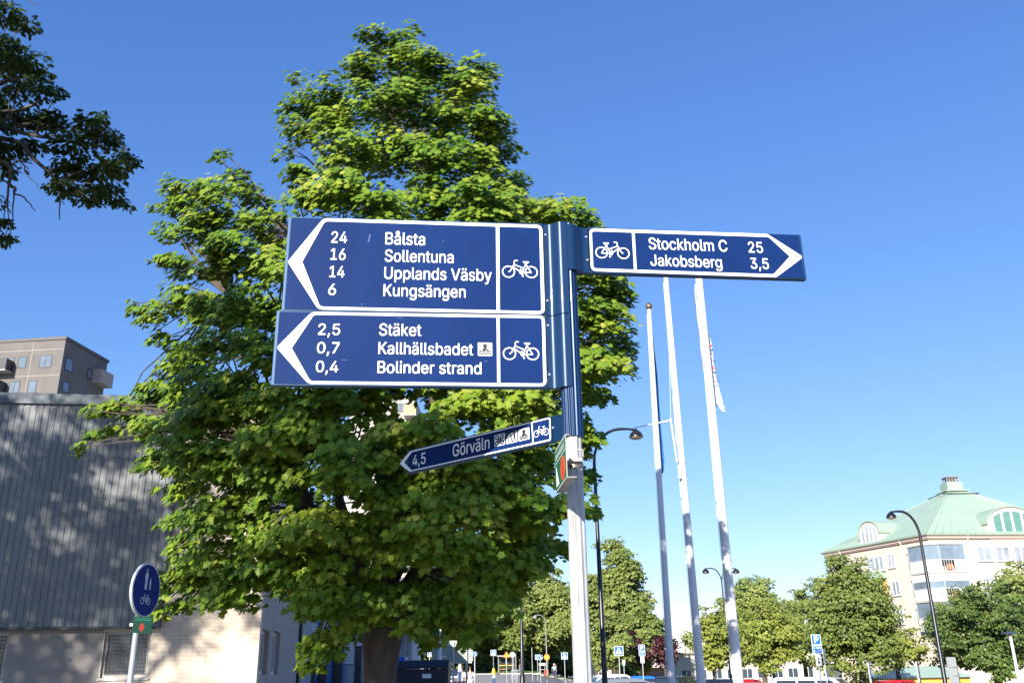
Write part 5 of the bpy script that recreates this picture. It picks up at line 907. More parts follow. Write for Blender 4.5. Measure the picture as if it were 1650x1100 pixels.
for o in list(bpy.data.objects):
    if o.get('label', '').startswith('thin grey lamp'):
        for c in o.children:
            if c.name.split('.')[0] in ('pole', 'arm', 'lamp_shade'): c.data.materials[0] = mat('lamp_grey', (.30, .32, .31), .5, .2)
        del o['group']
p = at(1627, 1020, 30); x, Y = p[0], 30; g0 = gz(x, Y)
o = thing('post_lamp', 'low white lamp post with flat dark disc top at the right edge', 'street lamp', (x, Y, g0))
MB().tube([(x, Y, g0 - .1), (x, Y, p[2] - .12)], [.055, .042], 14).build('pole', mat('lamp_pole_white', (.70, .72, .74), .4), o, smooth=50)
MB().lathe((x, Y, p[2] - .13), [(.05, 0), (.06, .02), (.075, .10), (.05, .11)], 18).build('lens', mat('lamp_glass', (.55, .52, .45), .2), o, smooth=50)
MB().lathe((x, Y, p[2] - .02), [(.06, 0), (.26, .015), (.27, .03), (.16, .055), (.05, .07)], 28).build('lamp_shade', mat('lamp_slate', (.05, .07, .11), .35), o, smooth=40)

# ================================================================ road signs
M_sblue = mat('road_sign_blue', (.012, .13, .55), .4); M_sback = mat('sign_back_grey', (.30, .32, .31), .55, .3, var=.12, scale=5)
M_sorange = mat('road_sign_orange', (.85, .16, .01), .4); M_syel = mat('road_sign_yellow', (.85, .48, .03), .45)
M_pole = mat('thin_pole', (.48, .50, .50), .45, .4)
def pl_at(px, Y, yaw=0): p = at(px, 1070, Y); return Pl((p[0], Y, 0), yaw)
def sign(label, px, py, Y, kind, size, poletop=None, yaw=0, base_py=None, name='road_sign', cat='road sign', subs=()):
    c = at(px, py, Y); x = c[0]; g0 = gz(x, Y); pl = Pl((x, Y, 0), yaw)
    o = thing(name, label, cat, (x, Y, g0)); z = c[2]; s = size / 2
    bx, by = np.array([x, Y]) - pl.n[:2] * .05
    MB().tube([(bx, by, g0 - .1), (bx, by, poletop or (z + s * .8))], .03, 10).build('pole', M_pole, o, smooth=50)
    U = lambda pts: [(a * s, z + c_ * s) for a, c_ in pts]
    circ = [(math.cos(t), math.sin(t)) for t in np.linspace(0, 2 * math.pi, 33)[:-1]]
    sq = rpoly([(-1, -1), (1, -1), (1, 1), (-1, 1)], .12); outl = circ if kind in ('round_orange', 'round_blue', 'round_back') else ([(-1.05, -.8), (1.05, -.8), (0, 1)] if kind == 'warn' else sq)
    if kind in ('post',): return o
    pn = MB().slab(pl, U(outl), -.02, 0).build('panel', M_sback if kind == 'round_back' else (M_sorange if kind in ('warn', 'round_orange') else M_film), o)
    if kind == 'crossing':
        MB().slab(pl, U([(a * .9, c_ * .9) for a, c_ in sq]), 0, .003).build('blue_field', M_sblue, pn)
        MB().slab(pl, U([(-.72, -.62), (.72, -.62), (0, .78)]), .003, .006).build('white_triangle', M_film, pn)
        b = MB(); b.slab(pl, U([(.02 + .09 * a, .36 + .09 * c_) for a, c_ in circ]), .006, .008); b.slab(pl, U([(-.1, -.15), (.12, -.15), (.12, .24), (-.1, .24)]), .006, .008)
        b.stroke(pl, U([(-.02, -.12), (-.18, -.55)]), .1 * s, .0075); b.stroke(pl, U([(.04, -.12), (.22, -.55)]), .1 * s, .0075); b.stroke(pl, U([(-.08, .18), (-.25, -.05)]), .08 * s, .0075); b.stroke(pl, U([(.1, .18), (.25, -.02)]), .08 * s, .0075)
        b.stroke(pl, U([(-.5, -.66), (.5, -.66)]), .04 * s, .0075); b.build('walking_figure', M_blackfilm, pn)
    elif kind == 'parking':
        MB().slab(pl, U([(a * .9, c_ * .9) for a, c_ in sq]), 0, .003).build('blue_field', M_sblue, pn)
        b = MB(); put_text(b, pl, 'P', -.38 * s, .42 * s, z - .6 * s, 1.22 * s, .005, .10); b.build('lettering', M_film, pn)
    elif kind == 'round_blue':
        MB().slab(pl, U([(a * .92, c_ * .92) for a, c_ in circ]), 0, .003).build('blue_field', M_sblue, pn)
        b = MB(); b.stroke(pl, U([(-.35, .45), (.30, -.25)]), .16 * s, .006); b.slab(pl, U([(.5, -.5), (.42, .05), (-.05, -.42)]), .003, .006); b.build('arrow', M_film, pn)
    elif kind == 'round_orange':
        MB().slab(pl, U([(a * .78, c_ * .78) for a, c_ in circ]), 0, .003).build('yellow_field', M_syel, pn)
    elif kind == 'warn':
        MB().slab(pl, U([(-.72, -.62), (.72, -.62), (0, .68)]), 0, .003).build('yellow_field', M_syel, pn)
        b = MB(); b.slab(pl, U([(.12 * a, .16 + .12 * c_) for a, c_ in circ]), .003, .005); b.slab(pl, U([(-.16, -.45), (.16, -.45), (.1, .05), (-.1, .05)]), .003, .005); b.build('figure', M_blackfilm, pn)
    elif kind == 'board':
        pass
    zz = z - s
    for knd, h, w_ in subs:
        zz -= .02; q = [(-w_ / 2, zz - h), (w_ / 2, zz - h), (w_ / 2, zz), (-w_ / 2, zz)]
        sp = MB().slab(pl, q, -.018, 0).build('sub_plate', M_film if knd != 'back' else M_sback, o)
        if knd == 'blue':
            MB().slab(pl, [(a * .93, zz - h / 2 + (c_ - zz + h / 2) * .88) for a, c_ in q], 0, .003).build('blue_field', M_sblue, sp)
            b = MB()
            put_text(b, pl, '2 tim', -w_ * .38, w_ * .38, zz - h * .42, h * .26, .005); put_text(b, pl, '8-17', -w_ * .38, w_ * .30, zz - h * .85, h * .26, .005); b.build('lettering', M_film, sp)
        elif knd == 'arrow':
            b = MB(); b.stroke(pl, [(0, zz - h * .25), (0, zz - h * .75)], .035, .003); b.slab(pl, [(0, zz - h * .88), (.07, zz - h * .66), (-.07, zz - h * .66)], 0, .003); b.build('arrow', M_blackfilm, sp)
        zz -= h
    return o
sign('blue pedestrian crossing sign on thin pole just right of the tall black lamp', 997, 1048, 62, 'crossing', .60)
sign('blue parking sign with blue plate and white arrow plate left of the first flagpole', 1034, 1043, 62, 'parking', .40, subs=(('blue', .28, .42), ('arrow', .42, .24)))
sign('small faded blue plate sign behind the crossing sign', 1005, 1065, 74, 'board', .22, subs=(('back', .18, .22),))
sign('large blue parking sign with arrow plate in front of the white van', 1315, 1030, 40, 'parking', .42, yaw=R(8), subs=(('blue', .33, .44), ('arrow', .46, .24)))
sign('grey sign stack seen edge-on behind the large parking sign', 1328, 1050, 48, 'board', .34, yaw=R(55), subs=(('back', .34, .36),))
sign('narrow blue sign turned sideways by the cone tree', 1401, 1074, 46, 'parking', .42, yaw=R(60), subs=(('blue', .28, .40), ('arrow', .2, .24)))
sign('narrow blue sign turned sideways before the yellow shed', 1478, 1072, 46, 'parking', .42, yaw=R(62), subs=(('blue', .28, .40), ('arrow', .2, .24)))
sign('grey back of a tall stacked sign right of the yellow shed lamp', 1533, 1066, 40, 'round_back' if False else 'board', .40, subs=(('back', .32, .40), ('back', .26, .40)))
for o in list(bpy.data.objects):
    if o.get('label', '').startswith('grey back of a tall') or o.get('label', '').startswith('grey sign stack'):
        for c in o.children:
            if c.name.startswith('panel'): c.data.materials[0] = M_sback
sign('blue pedestrian crossing sign left of the bus shelter on yellow foot', 795, 1051, 124, 'crossing', .72)
sign('orange warning triangle in front of the bus shelter', 816, 1054, 92, 'warn', .62)
sign('grey back of a round sign right of the warning triangle', 825.5, 1054, 88, 'round_back', .52)
sign('bare grey post between the round sign back and the black lamp', 831, 1053, 90, 'post', .2, poletop=at(831, 1052, 90)[2])
sign('bare pale post on the lawn left of the small blue crossing sign', 857, 1043, 98, 'post', .2, poletop=at(857, 1042, 98)[2])
sign('small blue crossing sign partly behind the round blue sign', 866, 1058, 100, 'crossing', .50)
sign('round blue direction sign beside the orange disc sign', 870.5, 1058.5, 95, 'round_blue', .52)
sign('round orange sign on the thin grey lamp side', 881, 1058, 94, 'round_orange', .58)
sign('blue pedestrian crossing sign left of the fingerpost post', 909.5, 1056, 78, 'crossing', .52)
sign('blue crossing sign in the shade left of the slatted board', 692, 1054, 60, 'crossing', .26)
sign('round blue arrow sign at the right end of the slatted board', 765, 1053, 52, 'round_blue', .26)

# slatted back of a large road sign
Y = 46; pa, pb = at(696, 1065, Y), at(762, 1065, Y); zt, zb_ = at(730, 1031, Y)[2], at(730, 1065, Y)[2]
o = thing('direction_board', 'big grey slatted back of a direction board on posts above the container', 'road sign', ((pa[0] + pb[0]) / 2, Y, 0))
b = MB(); nsl = 9
for k in range(nsl):
    z0 = zb_ + (zt - zb_) * k / nsl; b.box(((pa[0] + pb[0]) / 2, Y, z0 + (zt - zb_) / nsl / 2), (pb[0] - pa[0], .05, (zt - zb_) / nsl - .018))
b.box(((pa[0] + pb[0]) / 2, Y + .04, (zt + zb_) / 2), (pb[0] - pa[0] - .02, .02, zt - zb_ - .02))
b.build('slatted_panel', mat('board_grey_green', (.36, .39, .33), .6, .1, var=.1, scale=3), o)
M_pp = mat('post_pale', (.45, .47, .43), .5, .3)
for px in (706, 730.5, 752): p = at(px, 1065, Y); b = MB(); b.tube([(p[0], Y - .09, -.1), (p[0], Y - .09, zt - .1)], .05, 10); b.build('post', M_pp, o, smooth=40)
for zz in (zb_ - .05, zt - .25): b = MB(); b.box(((pa[0] + pb[0]) / 2, Y - .045, zz), (pb[0] - pa[0] - .1, .03, .07)); b.build('crossbar', M_pp, o)
# white poles
for lab, px, pt_, Y, r in (('white pole with ball top right behind the container', 676, 1008, 34, .055), ('short white pole in front of the slatted board', 709.5, 1019, 40, .055)):
    p = at(px, pt_, Y); o = thing('white_pole', lab, 'pole', (p[0], Y, 0)); MB().tube([(p[0], Y, -.1), (p[0], Y, p[2])], r, 12).build('pole', M_white, o, smooth=50)
    MB().lathe((p[0], Y, p[2]), [(r * .6, 0), (r * 1.15, .04), (r * 1.2, .09), (r * .7, .14)], 14).build('cap', M_white, o, smooth=50)
    b = MB(); b.box((p[0] + .12, Y, p[2] - .95), (.22, .04, .05)); b.build('hook', M_white, o)

# recycling containers
M_cont = mat('container_blue', (.010, .016, .034), .5, var=.2, scale=3); M_clid = mat('container_lid', (.012, .014, .022), .45)
def container(label, pxa, pxb, pyt, Y, lidm, marks=True):
    a, c = at(pxa, 1075, Y), at(pxb, 1075, Y); zt = at((pxa + pxb) / 2, pyt, Y)[2]; w_ = c[0] - a[0]; x = (a[0] + c[0]) / 2
    o = thing('recycling_container', label, 'container', (x, Y + .6, 0)); h = zt
    b = MB(); b.box((x, Y + .6, h * .44), (w_ * .94, 1.2, h * .80), 0, 1.06); bd = b.build('body', M_cont, o, bevel=.03)
    b = MB(); pr = [(-.66, 0), (.66, 0), (.66, .06), (.45, h * .13), (-.45, h * .13), (-.66, .06)]; vs = [(x + s * w_ / 2, Y + .6 + q[0], h * .845 + q[1]) for s in (-1, 1) for q in pr]; n = 6
    b.add(vs, [tuple(range(n - 1, -1, -1)), tuple(range(n, 2 * n))] + [(i, (i + 1) % n, n + (i + 1) % n, n + i) for i in range(n)]); b.build('lid', lidm, o, bevel=.02)
    for sx in (-1, 1):
        for sy in (.2, 1.0): MB().lathe((x + sx * w_ * .36 - .03, Y + sy, .09), [(.05, 0), (.09, .01), (.09, .05), (.05, .06)], 14, (1, 0, 0)).build('wheel', M_dark, o, smooth=40)
    if marks:
        pl = Pl((x, Y - .04, 0), 0)
        MB().slab(pl, [(-.02, h * .70), (.26, h * .70), (.26, h * .765), (-.02, h * .765)], -.04, .012).build('white_label', M_film, o)
        b = MB(); b.slab(pl, [(.06, h * .58), (.16, h * .58), (.16, h * .64), (.06, h * .64)], -.04, .012); b.slab(pl, [(.42, h * .52), (.58, h * .52), (.58, h * .58), (.42, h * .58)], -.04, .012); b.slab(pl, [(-.62, h * .40), (-.42, h * .40), (-.42, h * .45), (-.62, h * .45)], -.04, .012)
        b.build('yellow_labels', mat('label_olive', (.16, .17, .03), .6), o)
        for u in (-.3, .0, .3):
            b = MB(); b.slab(pl, [(u - .02, h * .12), (u + .02, h * .12), (u + .02, h * .55), (u - .02, h * .55)], -.06, .006); b.build('rib', M_cont, o)
    return o
container('dark blue recycling container with white label between the maple trunk and the direction board', 641, 723, 1060, 30, M_clid)
container('dark container with bright blue lid half hidden behind the maple trunk', 596, 652, 1055, 34, mat('lid_bright_blue', (.01, .06, .35), .25, coat=.5), False)

# traffic barrier, bollards
o = thing('road_barrier', 'orange and white striped road barrier standing before the white post', 'barrier', (at(741, 1095, 48)[0], 48, 0))
a, c = at(731, 1090, 48), at(752, 1090, 48); w_ = c[0] - a[0]
for k, zz in enumerate((.95, .55)):
    b = MB()
    for i in range(6): b.box((a[0] + w_ * (i + .5) / 6, 48, zz), (w_ / 6 - .002, .04, .20))
    pp = b.build('plank', M_film, o); b = MB()
    for i in range(0, 6, 2): b.box((a[0] + w_ * (i + .5) / 6, 47.978, zz), (w_ / 6, .006, .19))
    b.build('orange_stripes', M_sorange, pp)
for q in (a, c): MB().tube([(q[0], 48.05, -.05), (q[0], 48.05, 1.1)], .03, 8).build('leg', M_pole, o)
for lab, px, pt_, Y, m, r in (('white post behind the striped barrier', 741, 1069, 50, M_white, .10), ('white bollard on the near road edge', 796, 1086, 50, M_white, .085), ('low yellow foot under the crossing sign', 795.5, 1076, 123.4, M_syel, .30)):
    p = at(px, pt_, Y); o = thing('bollard', lab, 'bollard', (p[0], Y, gz(p[0], Y)))
    MB().lathe((p[0], Y, gz(p[0], Y)), [(r * 1.05, 0), (r, .05), (r * (.98 if r < .2 else .55), (p[2] - gz(p[0], Y)) * .9), (r * .5, p[2] - gz(p[0], Y))], 16).build('post', m, o, smooth=40)
    MB().lathe((p[0], Y, gz(p[0], Y)), [(r * 1.3, 0), (r * 1.3, .03)], 16).build('base_ring', M_dark, o)

# bus shelter
Y = 128; a, c = at(803, 1070, Y), at(828, 1070, Y); zt = at(815, 1056, Y)[2]; GS = gz(a[0], Y) + .1
o = thing('bus_shelter', 'glass bus shelter with grey roof and yellow bench rail behind the warning triangle', 'bus shelter', ((a[0] + c[0]) / 2, Y, GS))
xm, w_ = (a[0] + c[0]) / 2, c[0] - a[0]
b = MB(); b.box((xm, Y + .7, zt), (w_ + .4, 1.8, .16)); b.build('roof', M_sback, o)
b = MB()
for sx in (-1, 0, 1):
    for sy in (.1, 1.4): b.tube([(xm + sx * w_ / 2, Y + sy, GS), (xm + sx * w_ / 2, Y + sy, zt - .08)], .04, 8)
b.build('frame', M_pole, o)
gm = bpy.data.materials.new('shelter_glass'); gm.use_nodes = True; q = gm.node_tree.nodes['Principled BSDF']; q.inputs['Base Color'].default_value = (.75, .85, .82, 1); q.inputs['Transmission Weight'].default_value = .9; q.inputs['Roughness'].default_value = .05; q.inputs['Alpha'].default_value = .35
b = MB(); b.box((xm, Y + 1.42, (zt + GS) / 2), (w_ - .1, .02, zt - GS - .4)); b.build('glass', gm, o)
b = MB(); b.box((xm, Y + 1.2, GS + .5), (w_ - .2, .35, .05)); b.box((xm, Y + .3, GS + 1.0), (w_ - .1, .05, .09)); b.build('bench', M_syel, o)
Y = 127; p = at(873.5, 1069, Y); o = thing('notice_board', 'small white topped notice board on legs behind the round blue sign', 'notice board', (p[0], Y, gz(p[0], Y)))
b = MB(); b.box((p[0], Y, p[2] - .05), (.85, .35, .32)); b.build('panel', M_film, o, bevel=.02)
b = MB()
for sx in (-.36, .36): b.tube([(p[0] + sx, Y, gz(p[0], Y)), (p[0] + sx, Y, p[2] - .2)], .035, 8)
b.box((p[0], Y, gz(p[0], Y) + .7), (.72, .05, .05)); b.build('legs', M_pole, o)
# guard rail
p0, p1 = at(824, 1079, 100), at(838, 1079, 100); o = thing('railing', 'low thin grey railing beside the bus shelter', 'railing', ((p0[0] + p1[0]) / 2, 100, gz(p0[0], 100))); GR = gz(p0[0], 100)
b = MB()
for k in range(4): x = p0[0] + (p1[0] - p0[0]) * k / 3; b.tube([(x, 100, GR - .05), (x, 100, GR + .95)], .025, 6)
b.build('posts', M_pole, o); b = MB(); b.tube([(p0[0], 100, GR + .95), (p1[0], 100, GR + .95)], .025, 6); b.tube([(p0[0], 100, GR + .5), (p1[0], 100, GR + .5)], .02, 6); b.build('rails', M_pole, o)
# ================================================================ buildings
def box_faces(b, P, z0, z1):
    n = len(P); b.add([(x, y, z0) for x, y in P] + [(x, y, z1) for x, y in P], [tuple(range(n - 1, -1, -1)), tuple(range(n, 2 * n))] + [(i, (i + 1) % n, n + (i + 1) % n, n + i) for i in range(n)]); return b
# --- brown brick tower, far left
M_tower = mat('tower_brick', (.150, .137, .126), .9, var=.16, scale=.6, bump=.25, bscale=6)
M_joint = mat('tower_joint', (.26, .23, .21), .9); M_glow = mat('window_sky', (.16, .20, .25), .08, spec=.8, var=.35, scale=.25)
YC = 108; c0 = at(107, 542, YC); a0 = at(0, 548, YC * .3828 / .3795); b0 = at(174, 580, YC * .3828 / .3518); zr_ = c0[2]
dl = (a0 - c0)[:2]; dl = dl / np.linalg.norm(dl); dr = (b0 - c0)[:2]; lr = np.linalg.norm(dr); dr = dr / lr
Cc = c0[:2]; A_ = Cc + dl * 26; B_ = Cc + dr * lr
tw = thing('apartment_tower', 'brown brick apartment tower rising behind the ribbed hall roof at the left edge', 'building', (Cc[0], Cc[1], 0))
box_faces(MB(), [A_, Cc, B_, B_ + dl * 26], -1, zr_ - .4).build('wall', M_tower, tw)
box_faces(MB(), [A_ - dl * -.15, Cc - dl * .15 - dr * .15, B_ + dr * .15 - dl * .15, B_ + dl * 26 + dr * .15], zr_ - .39, zr_).build('parapet', mat('tower_parapet', (.10, .095, .095), .7), tw)
TL = Pl((Cc[0], Cc[1], 0), math.atan2(-dl[1], -dl[0])); TR = Pl((Cc[0], Cc[1], 0), math.atan2(dr[1], dr[0]))
if TR.n @ np.array([-Cc[0], -Cc[1], 0]) < 0: TR.n = -TR.n
q4 = lambda x, y: (x / 3.667, 520 + y / 3.667)
jm = MB()
for zz in [TL.uz(*q4(300, 157))[1] - 2.82 * k * 1.25 for k in range(0, 11)]: jm.slab(TL, [(-26, zz - .07), (-.02, zz - .07), (-.02, zz + .07), (-26, zz + .07)], 0, .02)
for px, py in ((195, 200), (175, 250)): pass
uj = TL.uz(*q4(188, 200))[0]; jm.slab(TL, [(uj - .07, 0), (uj + .07, 0), (uj + .07, zr_ - .5), (uj - .07, zr_ - .5)], .021, .03)
jm.build('joints', M_joint, tw)
def fpx(pl, q, x0, y0, x1, y1):
    u0, za = pl.uz(*q(x0, (y0 + y1) / 2)); u1, zb_ = pl.uz(*q(x1, (y0 + y1) / 2)); xm = (x0 + x1) / 2
    if u0 > u1: u0, u1 = u1, u0
    return (u0, u1, pl.uz(*q(xm, y1))[1], pl.uz(*q(xm, y0))[1])
M_dfr = mat('dark_frame', (.03, .032, .035), .5)
for w_ in ((233, 192, 306, 264), (106, 200, 157, 268), (16, 204, 84, 250), (50, 346, 115, 420), (164, 340, 215, 415)):
    win(TL, fpx(TL, q4, *w_), tw, .05, .10, 1 if w_[2] - w_[0] > 55 else 0, 0, M_dfr, M_glow, .06, False)
for w_ in ((384, 206, 431, 288), (366, 348, 410, 412), (515, 272, 545, 330)):
    win(TR, fpx(TR, q4, *w_), tw, .05, .10, 0, 0, M_dfr, M_glow, .06, False)
def balcony(pl, w_, parent, dep, m, slab_m):
    u0, u1, z0, z1 = w_; b = MB()
    for a, c, n0, n1 in ((u0, u1, dep - .08, dep), (u0, u0 + .08, .05, dep - .081), (u1 - .08, u1, .05, dep - .081)):
        b.slab(pl, [(a, z0 + .16), (c, z0 + .16), (c, z1), (a, z1)], n0, n1)
    o = b.build('balcony', m, parent); MB().slab(pl, [(u0 - .05, z0), (u1 + .05, z0), (u1 + .05, z0 + .155), (u0 - .05, z0 + .155)], .03, dep + .05).build('slab', slab_m, o); return o
M_slab = mat('balcony_slab', (.42, .38, .34), .8)
balcony(TL, fpx(TL, q4, -95, 235, 78, 305), tw, 1.5, mat('balcony_dark', (.03, .03, .034), .4), M_slab)
balcony(TL, fpx(TL, q4, -95, 360, 35, 430), tw, 1.5, mat('balcony_dark', (.03, .03, .034), .4), M_slab)
wbr = fpx(TR, q4, 540, 290, 622, 362); balcony(TR, (wbr[0], lr - .1, wbr[2] - .25, wbr[3]), tw, 1.3, mat('balcony_tan', (.34, .28, .24), .7), M_slab)
# --- cream tower glimpsed through the maple
YC = 112; a, c = at(560, 700, YC), at(668, 700, YC); zr_ = at(650, 640, YC)[2]
ct = thing('apartment_tower', 'pale tower with a balcony tinted sunlit yellow glimpsed through gaps in the maple crown', 'building', (a[0], YC, 0))
MB().box(((a[0] + c[0]) / 2, YC + 6, zr_ / 2), (c[0] - a[0], 12, zr_)).build('wall', mat('tower_pale', (.42, .38, .33), .85, var=.08), ct)
CP = Pl(((a[0] + c[0]) / 2, YC, 0), 0); q1 = lambda x, y: (x, y)
for py in range(650, 1000, 40):
    win(CP, fpx(CP, q1, 640, py, 650, py + 14), ct, .05, .1, 1, 0, M_dfr, M_glow, .06, False)
    balcony(CP, fpx(CP, q1, 653, py + 8, 672, py + 24), ct, 1.6, mat('balcony_sun', (.62, .45, .18), .7), M_slab)  # warm sunlight on the balcony put into its yellow colour
# --- cream apartment house with copper roof
K = 92; hE = .131 * K; EV = hE + EYE
Cq = at(1494, 857, K)[:2]; Aq = at(1330, 890, hE / .1129)[:2]; Dq0 = at(1650, 860, hE / .1293)[:2]
dA = Aq - Cq; lA = np.linalg.norm(dA); dA = dA / lA; dD = Dq0 - Cq; dD = dD / np.linalg.norm(dD); lD = 19.0; Dq = Cq + dD * lD; Bq = Aq + dD * lD
M_plast = mat('cream_plaster', (.52, .455, .385), .9, var=.05, scale=.4); M_copper = mat('green_copper', (.29, .385, .30), .55, var=.10, scale=.5, stretch=(1, 1, 1)); M_corn = mat('cornice_brown', (.30, .20, .17), .8)
ap = thing('apartment_house', 'cream apartment house with pale green copper roof and glazed corner balconies', 'building', (Cq[0], Cq[1], -1.1))
box_faces(MB(), [Cq, Dq, Bq, Aq], -1.6, EV - .5).build('wall', M_plast, ap)
def off(P, k):                    # offset outline outward
    c = sum(P) / len(P); return [p + (p - c) / np.linalg.norm(p - c) * k for p in P]
PQ = [Cq, Dq, Bq, Aq]
for k, (z0, z1, o_, m) in enumerate(((EV - .5, EV - .36, .25, M_corn), (EV - .359, EV - .22, .34, M_plast), (EV - .219, EV - .10, .45, M_corn), (EV - .099, EV, .62, M_copper))):
    box_faces(MB(), off(PQ, o_), z0, z1).build('cornice', m, ap)
apx = np.array([*(at(1535, 794, 100.5)[:2]), at(1535, 794, 100.5)[2]]); eo = off(PQ, .66); r4 = [(apx[0] + sx * 1.0, apx[1] + sy * 1.0, apx[2]) for sx, sy in ((-1, -1), (1, -1), (1, 1), (-1, 1))]
b = MB(); b.add([(p[0], p[1], EV + .004) for p in eo] + r4, [(0, 1, 5, 4), (1, 2, 6, 5), (2, 3, 7, 6), (3, 0, 4, 7), (4, 5, 6, 7)]); rf = b.build('roof', M_copper, ap)
sm = MB()
for i in range(4):
    e0, e1 = np.array([*eo[i], EV + .02]), np.array([*eo[(i + 1) % 4], EV + .02]); t0, t1 = np.array(r4[i]), np.array(r4[(i + 1) % 4])
    for k in range(1, 22):
        f = k / 22; p = e0 * (1 - f) + e1 * f; tt = t0 * (1 - f) + t1 * f; sm.tube([p, tt + np.array([0, 0, .02])], .035, 4, False)
    sm.tube([e0, t0], .07, 5)
sm.build('seams', mat('copper_seam', (.24, .33, .25), .6), rf)
b = MB(); b.box((apx[0], apx[1], apx[2] + .1), (2.6, 2.6, .12)); b.box((apx[0], apx[1], apx[2] + .62), (1.75, 1.75, .95)); b.build('chimney', M_copper, rf)
b = MB()
for i in range(5):
    for j in range(2): b.box((apx[0] - .6 + i * .3, apx[1] - .45 + j * .9, apx[2] + 1.42), (.14, .14, .52))
b.box((apx[0], apx[1], apx[2] + 1.15), (1.5, 1.2, .10)); b.box((apx[0], apx[1], apx[2] + 1.72), (1.5, 1.3, .08)); b.build('chimney_pots', mat('chimney_grey', (.22, .20, .20), .7), rf)
b = MB()
for sx in (-1, 1): b.tube([(apx[0] + sx * 2.1, apx[1] - 1.7, apx[2] - .35), (apx[0] + sx * 2.1, apx[1] + 1.7, apx[2] - .35)], .05, 5)
b.tube([(apx[0] - 2.1, apx[1] - 1.7, apx[2] - .35), (apx[0] + 2.1, apx[1] - 1.7, apx[2] - .35)], .05, 5); b.build('roof_walkway', M_dfr, rf)
AL = Pl((Cq[0], Cq[1], 0), math.atan2(-dA[1], -dA[0])); AR = Pl((Cq[0], Cq[1], 0), math.atan2(dD[1], dD[0]))
z5 = lambda x, y: (1320 + x / 5, 760 + y / 5); zq = lambda x, y: (1380 + x / 7.856, 880 + y / 7.856)
M_wpane = mat('bright_pane', (.30, .33, .37), .12, spec=.7, var=.4, scale=.5); M_white2 = mat('window_white', (.62, .61, .60), .5)
for w_, m_ in (((262, 725, 318, 828), 1), ((378, 680, 522, 802), 3), ((552, 656, 612, 775), 1), ((398, 895, 490, 1012), 2), ((588, 876, 655, 998), 1)):
    win(AL, fpx(AL, z5, *w_), ap, .06, .12, m_, 0, M_white2, M_wpane, .1)
for w_, m_ in (((510, 796, 608, 985), 1), ((260, 900, 345, 1040), 1)): win(AL, fpx(AL, zq, *w_), ap, .06, .12, m_, 0, M_white2, M_wpane, .1)
u_, z_a = AL.uz(1360, 905); 
for dx in (-13.2, -11.6):
    win(AL, (dx, dx + .9, z_a - 3.4, z_a - 1.8), ap, .06, .12, 1, 0, M_white2, M_wpane, .1)
for w_, m_ in (((1095, 592, 1168, 715), 0), ((1272, 597, 1390, 720), 1), ((1422, 598, 1540, 722), 1), ((1572, 600, 1690, 765), 1), ((1130, 835, 1205, 960), 0), ((1320, 835, 1425, 960), 1), ((1480, 840, 1590, 965), 1)):
    win(AR, fpx(AR, z5, *w_), ap, .06, .12, m_, 0, M_white2, M_wpane, .1)
zz = AR.uz(1590, 900)[1]
for k in (1, 2):
    for u in (5.2, 8.0, 11.2, 14.2): win(AR, (u, u + 1.6, zz - 2.9 * k - .8, zz - 2.9 * k + .7), ap, .06, .12, 1, 0, M_white2, M_wpane, .1)
# orange bay on the left face
w_ = fpx(AL, z5, 395, 850, 560, 1150); MB().slab(AL, [(w_[0], w_[2] - 3), (w_[1], w_[2] - 3), (w_[1], w_[3]), (w_[0], w_[3])], .004, .05).build('orange_render', mat('orange_plaster', (.68, .36, .09), .9, var=.05), ap)
w_ = fpx(AL, z5, 345, 812, 545, 868); b = MB(); b.slab(AL, [(w_[0], w_[2]), (w_[1], w_[2]), (w_[1], w_[3]), (w_[0], w_[3])], .055, 1.1); b.build('awning_roof', M_copper, ap)
